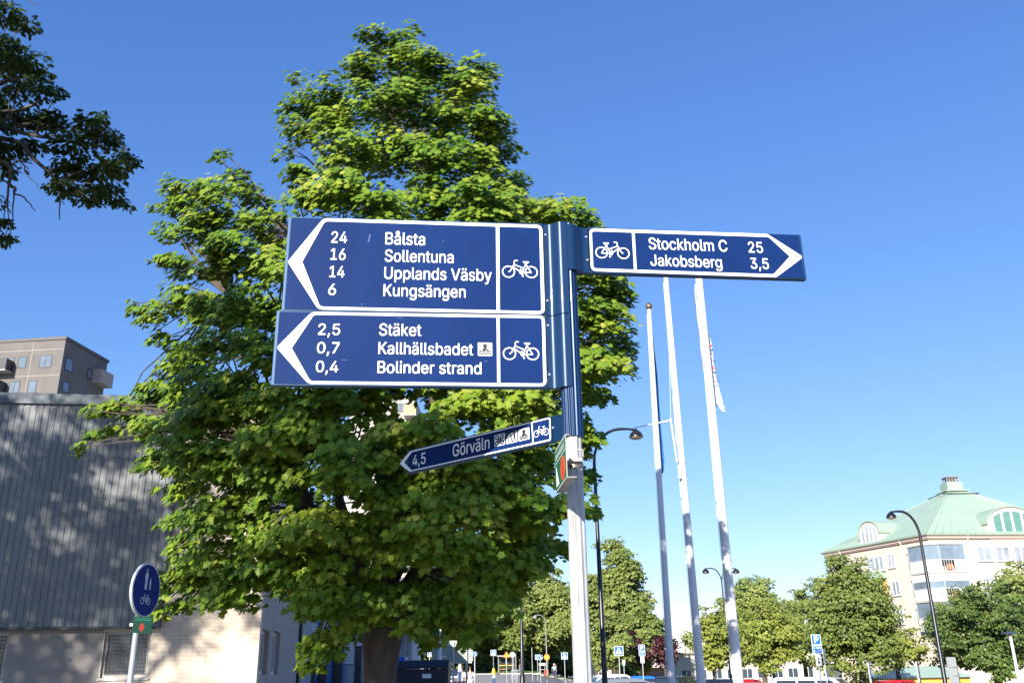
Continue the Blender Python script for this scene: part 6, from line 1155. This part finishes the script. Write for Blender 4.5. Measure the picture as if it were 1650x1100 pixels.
# corner balconies: five-sided trays wrapping the corner
def corner_balcony(zlo, zhi, glazed, blind):
    d1, d2, k1, k2 = -AL.d[:2], AR.d[:2], 4.3, 4.9
    n1_, n2_ = AL.n[:2], AR.n[:2]; e = .9
    mid = Cq + (n1_ + n2_) / np.linalg.norm(n1_ + n2_) * 1.3
    P = [Cq + d1 * k1 * .55 + n1_ * .04, Cq + d1 * k1 * .5 + n1_ * e, mid + d1 * .9, mid + d2 * 1.1, Cq + d2 * k2 * .62 + n2_ * e, Cq + d2 * k2 * .68 + n2_ * .04]
    def wall_strip(mb, pts, z0, z1, th=.07):
        for p, q in zip(pts[:-1], pts[1:]):
            dd = (q - p) / np.linalg.norm(q - p); nn = np.array([dd[1], -dd[0]]) * th
            box_faces(mb, [p, q, q - nn, p - nn], z0, z1)
        return mb
    o = wall_strip(MB(), P[:4], zlo, zhi); 
    ob = o.build('balcony', M_white2, ap); wall_strip(MB(), [P[3] * .45 + P[4] * .55, P[4], P[5]], zlo, zhi).build('side_parapet', M_white2, ob)
    box_faces(MB(), P + [Cq - (n1_ + n2_) * .02], zlo - .18, zlo - .004).build('slab', M_slab, ob)
    b = MB(); st = [P[3] * (1 - f) + P[4] * f for f in (.02, .12, .22, .32, .42, .53)]
    for p in st: b.tube([(p[0], p[1], zlo), (p[0], p[1], zhi)], .03, 5)
    b.tube([(p[0], p[1], zhi + .02) for p in P[1:5]], .05, 6)
    for p in P[1:5]: b.tube([(p[0], p[1], zhi), (p[0], p[1], zhi + 1.45)], .035, 5)
    b.build('railing', mat('rail_grey', (.55, .56, .57), .5, .3), ob)
    b = MB(); c_ = P[3] * .7 + P[4] * .3 - (n1_ + n2_) * .25; b.box((c_[0], c_[1], zlo + .4), (.5, .4, .5)); b.build('flower_pots', mat('terracotta', (.60, .16, .05), .8), ob)
    wall_strip(MB(), P[1:5], zhi + .05, zhi + 1.45, .02).build('glazing', mat('balcony_glass', (.18, .23, .28), .08, spec=.8, var=.5, scale=.4), ob)
    if blind: wall_strip(MB(), [p + (p - Cq) * .012 for p in P[1:5]], zhi + .72, zhi + 1.46, .02).build('blind', mat('blind_grey', (.50, .49, .50), .8), ob)
    box_faces(MB(), off(P, .12) + [Cq], zhi + 1.50, zhi + 1.60).build('canopy', M_slab, ob)
b1 = AR.uz(*z5(1000, 715))[1]; b1l = AR.uz(*z5(1000, 800))[1]; dz = 2.75
corner_balcony(b1l, b1, True, False); corner_balcony(b1l - dz, b1 - dz, True, True); corner_balcony(b1l - 2 * dz, b1 - 2 * dz, True, False)
# dormers
def dormer(pl, q, x0, x1, ytop, ybot, nwin, depth, pane):
    u0, _ = pl.uz(*q(x0, (ytop + ybot) / 2)); u1, _ = pl.uz(*q(x1, (ytop + ybot) / 2)); xm = (x0 + x1) / 2; zt = pl.uz(*q(xm, ytop))[1]; zb_ = pl.uz(*q(xm, ybot))[1]
    um, hw = (u0 + u1) / 2, (u1 - u0) / 2; zs = zb_ + (zt - zb_) * .50
    ol = [(u0, zb_), (u1, zb_), (u1, zs)] + [(um + hw * math.cos(R(t)), zs + (zt - zs) * math.sin(R(t))) for t in range(15, 180, 15)] + [(u0, zs)]
    f = MB().slab(pl, ol, -depth, .08).build('dormer', M_plast, ap)
    ar = [(um + hw * math.cos(R(t)), zs + (zt - zs) * math.sin(R(t))) for t in range(0, 181, 12)]; ou = [(um + (hw + .14) * math.cos(R(t)), zs + (zt - zs + .14) * math.sin(R(t))) for t in range(0, 181, 12)]
    MB().slab(pl, ar[::-1] + [], -depth - .0, -depth + .001) ; b = MB()
    for i in range(len(ar) - 1): b.slab(pl, [ar[i + 1], ar[i], ou[i], ou[i + 1]], -depth, .22)
    b.build('dormer_roof', M_copper, f)
    g0, g1 = um - hw * .78, um + hw * .78
    for k in range(nwin):
        a, c = g0 + (g1 - g0) * k / nwin + .04, g0 + (g1 - g0) * (k + 1) / nwin - .04
        ht = lambda u: zs + (zt - zs) * .80 * math.sqrt(max(0, 1 - ((u - um) / (hw * .92)) ** 2)); zl = zb_ + .25
        oo = [(a, zl), (c, zl), (c, ht(c)), (a, ht(a))]; cx, cz = (a + c) / 2, (zl + max(ht(a), ht(c))) / 2
        ii = [(a + .08, zl + .08), (c - .08, zl + .08), (c - .08, ht(c) - .08), (a + .08, ht(a) - .08)]
        wf_ = MB().ring(pl, oo, ii, .081, .15).build('window', M_white2, f); MB().slab(pl, ii, .081, .11).build('pane', pane, wf_)
dormer(AL, z5, 325, 492, 398, 610, 4, 3.0, M_wpane)
dormer(AR, z5, 1350, 1760, 283, 560, 4, 4.0, mat('green_pane', (.12, .26, .21), .12, spec=.7, var=.3, scale=.5))
u0 = AL.uz(*z5(560, 500))[0]
def skylight(pl, q, x0, y0, s):
    u, z = pl.uz(*q(x0, y0)); b = MB(); 
    sl = (apx[2] - EV) / 9.0
    def pt(uu, k): return pl.pt(uu, EV + .3 + k * sl * 2.6 + .12, -(.35 + k * 2.6))
    b.add([pt(u - s, 0), pt(u + s, 0), pt(u + s, .6), pt(u - s, .6)], [(0, 1, 2, 3)]); b.build('skylight', mat('skylight_glass', (.04, .06, .10), .1, spec=.8), rf, solid=.12)
skylight(AL, z5, 640, 470, .9); skylight(AL, z5, 290, 560, .7)
for pl, q, x in ((AL, z5, 655), (AL, z5, 160), (AR, z5, 1185)):
    u = pl.uz(*q(x, 520))[0]; b = MB(); b.tube([pl.pt(u, EV - .15, .35), pl.pt(u, EV - .7, .10), pl.pt(u, -1.2, .10)], .07, 6)
    b.build('drainpipe', mat('pipe_cream', (.62, .56, .48), .7), ap)

# --- annex behind the hall
Y = 36; an = thing('annex', 'low pale ribbed annex with blue posts and dark doors behind the maple trunk', 'building', (at(560, 1070, Y)[0], Y, 0))
NP = Pl((at(560, 1070, Y)[0], Y, 0), R(4)); U = lambda px: NP.uz(px, 1060)[0]; Z = lambda py: NP.uz(560, py)[1]
MB().slab(NP, [(U(478), -.2), (U(664), -.2), (U(664), Z(985)), (U(478), Z(985))], -8, -.03).build('wall', mat('annex_grey', (.42, .44, .46), .8, var=.08), an)
for a, c, y0, y1 in ((500, 527, 1000, 1067), (554, 570, 1000, 1069), (570, 640, 1000, 1040)):
    n = int((Z(y0) - Z(y1)) / .12); b = MB()
    for k in range(n): z0 = Z(y1) + k * .12; b.slab(NP, [(U(a), z0), (U(c), z0), (U(c), z0 + .10), (U(a), z0 + .10)], -.03, .03)
    b.build('ribbed_panel', mat('annex_rib', (.58, .60, .60), .6), an)
for a, c in ((503, 511), (513.5, 526.5), (537, 552), (572, 582)):
    b = MB(); b.slab(NP, [(U(a), 0), (U(c), 0), (U(c), Z(1068 if c < 530 else 1030)), (U(a), Z(1068 if c < 530 else 1030))], -.03, .02)
    b.build('door', mat('annex_door', (.035, .034, .036), .6), an)
for a, c in ((527.5, 536), (509.5, 513), (552, 554)):
    b = MB(); b.slab(NP, [(U(a), -.1), (U(c), -.1), (U(c), Z(1000)), (U(a), Z(1000))], -.03, .12)
    b.build('blue_post', mat('post_blue', (.03, .11, .32), .5), an)
MB().slab(NP, [(U(652), Z(1023)), (U(674.5), Z(1023)), (U(674.5), Z(1009)), (U(652), Z(1009))], .03, 1.2).build('awning', mat('awning_brown', (.30, .17, .07), .8), an)
b = MB()
for px in (640, 648, 656): b.slab(NP, [(U(px), 0), (U(px + .8), 0), (U(px + .8), Z(990)), (U(px), Z(990))], -.03, .02)
b.build('joints', mat('annex_joint', (.22, .22, .23), .8), an)
MB().slab(NP, [(U(476), Z(985) + .002), (U(668), Z(985) + .002), (U(668), Z(985) + .3), (U(476), Z(985) + .3)], -8.2, .15).build('roof', M_dfr, an)

def low_house(name, label, px0, px1, pyt, Y, wm, rm, windows, dep=8, rh=0):
    a, c = at(px0, 1075, Y), at(px1, 1075, Y); zt = at((px0 + px1) / 2, pyt, Y)[2]; xm = (a[0] + c[0]) / 2; g0 = gz(xm, Y)
    o = thing(name, label, 'building', (xm, Y, g0)); w_ = c[0] - a[0]
    MB().box((xm, Y + dep / 2, (zt + g0 - .5) / 2), (w_, dep, zt - g0 + .5)).build('wall', wm, o)
    e = .4; b = MB(); zz = zt + .003
    if rh:
        b.add([(a[0] - e, Y - e, zz), (c[0] + e, Y - e, zz), (c[0] + e, Y + dep + e, zz), (a[0] - e, Y + dep + e, zz), (a[0] + w_ * .22, Y + dep / 2, zz + rh), (c[0] - w_ * .22, Y + dep / 2, zz + rh)], [(0, 1, 5, 4), (1, 2, 5), (2, 3, 4, 5), (3, 0, 4), (3, 2, 1, 0)])
    else: b.box((xm, Y + dep / 2, zz + .12), (w_ + .6, dep + .6, .24))
    b.build('roof', rm, o)
    pl = Pl((xm, Y, 0), 0)
    for f, y0, h, ww in windows: win(pl, (-w_ / 2 + f * w_, -w_ / 2 + f * w_ + ww, g0 + y0, g0 + y0 + h), o, .06, .08, 1, 0, M_white2, M_glass, .05)
    return o
low_house('low_building', 'low beige building seen just right of the fingerpost post', 938, 985, 1058, 150, mat('beige_wall', (.60, .52, .40), .9, var=.06), mat('roof_grey', (.2, .2, .2), .8), [(.55, .9, .5, 1.2)])
low_house('low_building', 'long pale building behind the car park trees', 1085, 1330, 1052, 128, mat('pale_wall', (.50, .45, .39), .9, var=.06), mat('roof_grey', (.2, .2, .2), .8), [(.05 + .1 * k, 1.0, 1.3, 1.4) for k in range(9)])
low_house('yellow_shed', 'yellow wooden shed with pale green hipped roof under the cream apartment house', 1425, 1560, 1091, 84, mat('yellow_boards', (.70, .40, .07), .8, var=.10, scale=2, stretch=(6, 1, .2)), mat('shed_roof', (.30, .42, .34), .6, var=.12, scale=1), [(.75, .9, .7, .8)], 6, .95)
p = at(1062, 1083, 100); o = thing('site_trailer', 'orange-brown site trailer under the dark red plum tree', 'trailer', (p[0], 100, gz(p[0], 100))); g0 = gz(p[0], 100)
MB().box((p[0] - .3, 101, g0 + 1.55), (3.0, 2, 1.5)).build('cabin', mat('trailer_orange', (.50, .20, .05), .6, var=.1), o, bevel=.05)
b = MB(); b.box((p[0] - .2, 100.0, g0 + 1.75), (1.5, .05, .55)); b.build('window', M_glass, o)
b = MB()
for sx in (-.9, .8): b.lathe((p[0] - .3 + sx, 99.95, g0 + .4), [(.25, 0), (.4, .03), (.4, .22), (.25, .25)], 16, (0, 1, 0))
b.build('wheel', M_dark, o); b = MB(); b.box((p[0] - .3, 101, g0 + .72), (3.0, 1.9, .15)); b.build('chassis', M_dark, o)

# ================================================================ cars
M_tyre = mat('tyre', (.02, .02, .02), .85); M_rim = mat('rim', (.45, .46, .47), .35, .7); M_cglass = mat('car_glass', (.025, .035, .045), .05, spec=.8); M_red = mat('tail_red', (.45, .01, .01), .25); M_head = mat('head_lens', (.7, .72, .74), .1)
def paint(n, c, coat=.6): return mat('car_' + n, c, .32, .1, coat=coat)
def car(name, label, px, Y, yaw, m, L=4.3, W=1.78, H=1.46, kind='hatch', group='cars parked along the car park'):
    p = at(px, 1088, Y); x0 = p[0]; g0 = gz(x0, Y) + .01; o = thing(name, label, 'van' if kind == 'van' else 'car', (x0, Y, g0), group)
    ca, sa = math.cos(yaw), math.sin(yaw); T = lambda x, y, z: (x0 + x * ca - y * sa, Y + x * sa + y * ca, g0 + z)
    h, w_ = L / 2, W / 2
    if kind == 'van':
        belt = 1.12; prof = [(-h, .35), (-h, 1.0), (-h + .03, belt), (h - 1.05, belt), (h - .12, .95), (h, .7), (h, .32), (h - .2, .24), (-h + .2, .24)]; gb = (-h + .03, h - 1.0); gt = (-h + .16, h - 1.95)
    elif kind == 'sedan':
        belt = .92; prof = [(-h, .38), (-h + .02, .75), (-h + .12, .93), (-h + .7, .95), (h - 1.15, .95), (h - .25, .80), (h, .62), (h, .34), (h - .2, .22), (-h + .2, .22)]; gb = (-h + .55, h - 1.15); gt = (-h + 1.15, h - 1.95)
    else:
        belt = .93; prof = [(-h, .38), (-h + .02, .8), (-h + .06, .95), (h - 1.05, .95), (h - .22, .78), (h, .6), (h, .34), (h - .2, .22), (-h + .2, .22)]; gb = (-h + .06, h - 1.0); gt = (-h + .48, h - 1.85)
    b = MB(); n = len(prof); vs = [T(x, -w_ * (1 if z < .8 else .97), z) for x, z in prof] + [T(x, w_ * (1 if z < .8 else .97), z) for x, z in prof]
    b.add(vs, [tuple(range(n)), tuple(range(2 * n - 1, n - 1, -1))] + [(i, n + i, n + (i + 1) % n, (i + 1) % n) for i in range(n)])
    wb, wt = w_ * .95, w_ * .76; zb = belt - .02
    # greenhouse with a slightly crowned roof
    R0 = [(gb[0], zb, wb), (gt[0], H - .05, wt), (gt[0] + .22, H - .008, wt * .97), ((gt[0] + gt[1]) / 2, H, wt * .97), (gt[1] - .12, H - .02, wt * .97), (gt[1] + .08, H - .07, wt), (gb[1], zb, wb)]
    k = len(R0); b.add([T(x, -y, z) for x, z, y in R0] + [T(x, y, z) for x, z, y in R0], [(i, i + 1, k + i + 1, k + i) for i in range(k - 1)] + [tuple(range(k - 1, -1, -1)), tuple(range(k, 2 * k))])
    b.build('body', m, o, bevel=.03)
    for s in (-1, 1):
        cuts = [(.03, .47), (.51, .97)] if kind != 'van' else [(.03, .36), (.39, .68), (.71, .97)]
        for a, c in cuts:
            def side(f, t):
                xb = gb[0] + .10 + (gb[1] - gb[0] - .28) * f; xt = gt[0] + .10 + (gt[1] - gt[0] - .10) * f; yy = wb + (wt - wb) * t + .012
                return T(xb + (xt - xb) * t, s * yy, zb + .05 + (H - .14 - zb - .05) * t)
            b = MB(); b.add([side(a, 0.04), side(c, 0.04), side(c, .97), side(a, .97)], [(0, 1, 2, 3)]); b.build('side_window', M_cglass, o, solid=.012)
        for a in (1, -1):
            cx = a * (h - (.86 if a > 0 else .80)); r = .32
            ty = MB().lathe(T(cx, s * (w_ - .20), r), [(.2, 0), (r, .02), (r, .19), (r * .72, .215)], 22, Vector((-sa * s, ca * s, 0))).build('wheel', M_tyre, o, smooth=40)
            MB().lathe(T(cx, s * (w_ - .20), r), [(r * .70, .19), (r * .68, .222), (r * .2, .21)], 18, Vector((-sa * s, ca * s, 0))).build('rim', M_rim, ty, smooth=40)
        b = MB(); b.add([T(h + .005, s * w_ * .95, .58), T(h + .005, s * w_ * .62, .58), T(h - .12, s * w_ * .60, .74), T(h - .16, s * w_ * .985, .74)], [(0, 1, 2, 3)]); b.build('headlight', M_head, o, solid=.02)
        b = MB(); zt_ = 1.05 if kind == 'van' else .90; b.add([T(-h - .006, s * w_ * .96, .70), T(-h - .006, s * w_ * .66, .70), T(-h + .03, s * w_ * .66, zt_), T(-h + .03, s * w_ * .96, zt_)], [(0, 1, 2, 3)]); b.build('taillight', M_red, o, solid=.02)
        b = MB(); b.box(T(gb[1] - .35, s * (w_ + .09), zb + .10), (.12, .18, .12), yaw); b.build('mirror', m, o, bevel=.02)
    def lerp(A, B, t): return tuple(A[i] + (B[i] - A[i]) * t for i in range(3))
    for nm, xb, xt, dx in (('windscreen', gb[1], gt[1] + .08, .012), ('rear_window', gb[0], gt[0], -.012)):
        q = [T(xb + dx, -wb * .92, zb), T(xb + dx, wb * .92, zb), T(xt + dx, wt * .9, H - .08), T(xt + dx, -wt * .9, H - .08)]
        q = [lerp(q[0], q[3], .06), lerp(q[1], q[2], .06), lerp(q[1], q[2], .96), lerp(q[0], q[3], .96)]
        b = MB(); b.add(q, [(0, 1, 2, 3)]); b.build(nm, M_cglass, o, solid=.012)
    b = MB(); b.box(T(h + .004, 0, .42), (.02, .5, .11), yaw); b.box(T(-h - .004, 0, .55), (.02, .5, .11), yaw); b.build('number_plates', M_film, o)
    return o
car('parked_car', 'white hatchback left of the bright blue car', 1000, 66, R(8), paint('white', (.75, .76, .76)), 4.2)
car('parked_car', 'bright blue hatchback between the white car and the black car', 1046, 68, R(4), paint('blue', (.01, .14, .62)), 4.0)
car('parked_car', 'black estate car with red tail lights behind the first flagpole', 1092, 52, R(62), paint('black', (.012, .013, .016)), 4.5, H=1.55)
car('parked_car', 'grey car roof low behind the black lamp', 1017, 50, R(20), paint('grey', (.20, .21, .22)), 4.2, H=1.27)
car('parked_car', 'dark blue car between the second and third flagpoles', 1160, 58, R(25), paint('navy', (.014, .018, .035)), 4.4, H=1.52)
car('parked_car', 'red car behind the white hatchback near the third flagpole', 1210, 64, R(10), paint('red', (.50, .012, .015)), 4.2, H=1.62)
car('parked_car', 'white hatchback with blue tinted glass right of the third flagpole', 1228, 52, R(12), paint('white', (.75, .76, .76)), 4.2, H=1.46)
car('parked_van', 'white van with dark side windows behind the large parking sign', 1326, 50, R(-32), paint('white', (.75, .76, .76)), 5.2, 1.95, 1.92, 'van')
car('parked_car', 'silver blue car in front of the white van', 1268, 46, R(15), paint('silver', (.35, .45, .55)), 4.2, H=1.48)
car('parked_car', 'red car in front of the yellow shed', 1454, 66, R(6), paint('red', (.50, .012, .015)), 4.3, H=1.46)
car('parked_car', 'dark blue car parked on the road behind the striped barrier', 737, 84, R(80), paint('navy', (.014, .018, .035)), 4.4)

# ================================================================ people
import bmesh
def skin(name, verts, edges, m, parent, root=0, loc=None, sub=2):
    me = bpy.data.meshes.new(name); bm = bmesh.new(); ly = bm.verts.layers.skin.verify(); vv = []
    l = WL[parent.name] if parent is not None else loc
    for i, (p, r) in enumerate(verts):
        v = bm.verts.new((p[0] - l[0], p[1] - l[1], p[2] - l[2])); r = r if isinstance(r, tuple) else (r, r); v[ly].radius = r; v[ly].use_root = (i == root); vv.append(v)
    for a, c in edges: bm.edges.new((vv[a], vv[c]))
    bm.to_mesh(me); bm.free(); me.materials.append(m)
    o = bpy.data.objects.new(name, me); COL.objects.link(o)
    if parent is not None: o.parent = parent; WL[o.name] = l
    else: o.location = l; WL[o.name] = Vector(l)
    s = o.modifiers.new('skin', 'SKIN'); s.use_smooth_shade = True; s.branch_smoothing = .6
    q = o.modifiers.new('sub', 'SUBSURF'); q.levels = sub; q.render_levels = sub
    return o
M_skin = mat('skin', (.50, .30, .21), .6); M_shoe = mat('shoe', (.06, .05, .05), .6)
def person(label, px, Y, h, face, stride, shirt, trousers, hair, lean=0.0, cap=None):
    p = at(px, 1080, Y); x0 = p[0]; g0 = gz(x0, Y) + (.11 if Y > 125 else .02); k = h / 1.75; ca, sa = math.cos(face), math.sin(face)
    T = lambda x, y, z: (x0 + (x * ca - y * sa) * k, Y + (x * sa + y * ca) * k, g0 + z * k)      # local y = facing
    ln = lambda z: lean * max(0, z - .95)
    V = []; E = []
    def v(x, y, z, r): V.append((T(x, y + ln(z), z), tuple(q * k for q in r) if isinstance(r, tuple) else r * k)); return len(V) - 1
    def chain(ids): E.extend(zip(ids[:-1], ids[1:]))
    pel = v(0, 0, .95, (.13, .10)); wst = v(0, .005, 1.10, (.12, .09)); ch = v(0, .0, 1.32, (.15, .105)); nk = v(0, .0, 1.48, (.055, .055)); hd0 = v(0, .02, 1.57, (.07, .085)); hd = v(0, .02, 1.66, (.075, .092)); ht = v(0, .01, 1.72, (.05, .06))
    chain([pel, wst, ch, nk, hd0, hd, ht])
    ns = v(0, .115, 1.625, .014); E.append((hd0, ns))
    for s in (-1, 1):
        er = v(s * .082, .01, 1.63, (.012, .018)); E.append((hd, er))
        f = s * stride
        hp_ = v(s * .09, 0, .90, (.085, .085)); kn = v(s * .095, f * .20 + .02, .50, (.055, .055)); an_ = v(s * .095, f * .36 - .03, .10 + (.04 if f < 0 else 0), (.038, .038)); ft = v(s * .105, f * .36 + .12, .035, (.035, .03)); chain([pel, hp_, kn, an_, ft])
        sh = v(s * .19, 0, 1.40, (.055, .055)); el = v(s * .25, -f * .12 - .02, 1.13, (.040, .040)); wr = v(s * .26, -f * .16 + .07, .89, (.026, .026)); pm = v(s * .262, -f * .16 + .09, .83, (.030, .018)); chain([ch, sh, el, wr, pm])
        for j, (dy, ln_) in enumerate(((.032, .068), (.012, .080), (-.010, .075), (-.030, .058))):
            a = v(s * .262, -f * .16 + .09 + dy, .80, .009); c = v(s * .255, -f * .16 + .10 + dy, .80 - ln_, .008); E.append((pm, a)); E.append((a, c))
        th = v(s * .250, -f * .16 + .135, .80, .0095); E.append((pm, th))
    o = skin('person', V, E, M_skin, None, 0, T(0, 0, 0)); tag(o, label, 'person', None)
    def clothe(name, ids, edges, grow, m):
        vs = []; mp_ = {}
        for i in ids: mp_[i] = len(vs); r = V[i][1]; r = r if isinstance(r, tuple) else (r, r); vs.append((V[i][0], tuple(q + grow * k for q in r)))
        skin(name, vs, [(mp_[a], mp_[c]) for a, c in edges], m, o, 0)
    # indices: 0..7 trunk/nose; left block 8.., right block
    blk = [8, 8 + 10 + 8]; blk = [8, 8 + (1 + 4 + 4 + 8 + 1)]
    ids = [1, 2, 0]; ed = [(0, 1), (1, 2)]
    for b_ in blk: sh, el = b_ + 5, b_ + 6; ids += [sh, el]; ed += [(2, sh), (sh, el)]
    clothe('shirt', ids, ed, .018, shirt)
    ids = [0]; ed = []
    for b_ in blk: hp_, kn, an_ = b_ + 1, b_ + 2, b_ + 3; ids += [hp_, kn, an_]; ed += [(0, hp_), (hp_, kn), (kn, an_)]
    clothe('trousers', ids, ed, .016, trousers)
    for b_ in blk: clothe('shoe', [b_ + 3, b_ + 4], [(b_ + 3, b_ + 4)], .008, M_shoe)
    hb = MB(); c = V[5][0]; hb.lathe((c[0], c[1], c[2] - .02 * k), [(.088 * k, -.02 * k), (.098 * k, .02 * k), (.095 * k, .07 * k), (.06 * k, .11 * k), (.01, .122 * k)], 16); hb.build('hair' if cap is None else 'cap', cap or hair, o, smooth=60)
    return o, T, k
clothc = lambda n, c: mat('cloth_' + n, c, .9, var=.12, scale=12)
H1, H2 = mat('hair_brown', (.06, .035, .02), .7), mat('hair_light', (.35, .26, .15), .7)
person('person in a white shirt walking behind the striped barrier', 744, 61, 1.74, R(170), .55, clothc('white', (.75, .74, .76)), clothc('tan', (.45, .36, .28)), H1)
person('person in a pale blue shirt and white trousers beside the slatted board post', 757.5, 60, 1.74, R(15), .35, clothc('paleblue', (.38, .45, .58)), clothc('cream', (.70, .67, .62)), H1)
o_, T, k = person('person leaning forward with a red backpack while crossing the road', 880, 80, 1.50, R(-60), .9, clothc('grey', (.34, .30, .30)), clothc('jeans', (.07, .09, .13)), H1, .25)
def backpack(label, T, k, m):
    c = T(0, -.13, 1.25); o = thing('backpack', label, 'backpack', c); b = MB(); b.lathe((c[0], c[1], c[2] - .24 * k), [(.10, 0), (.15, .03), (.16, .25), (.13, .42), (.05, .47)], 14); b.build('bag', m, o, smooth=50)
    b = MB(); b.lathe((c[0], c[1], c[2] - .16 * k), [(.155, 0), (.17, .02), (.17, .14), (.155, .16)], 14); b.build('pocket', m, o, smooth=50)
backpack('red backpack on the leaning person crossing the road', lambda x, y, z: T(x, y + .07, z), k, clothc('red', (.40, .06, .05)))
o_, T, k = person('person in light blue top with white cap walking away near the lawn', 893, 112, 1.66, R(5), .4, clothc('lightblue', (.22, .48, .75)), clothc('navy', (.05, .06, .12)), H2, 0, M_white)
person('person in a dark red jacket standing at the lawn edge', 896, 133, 1.78, R(90), .2, clothc('darkred', (.25, .03, .05)), clothc('navy', (.05, .06, .12)), H1)
person('person in a red top standing right of the bus shelter', 838, 130, 1.70, R(100), .2, clothc('crimson', (.45, .03, .05)), clothc('grey', (.34, .30, .30)), H2)
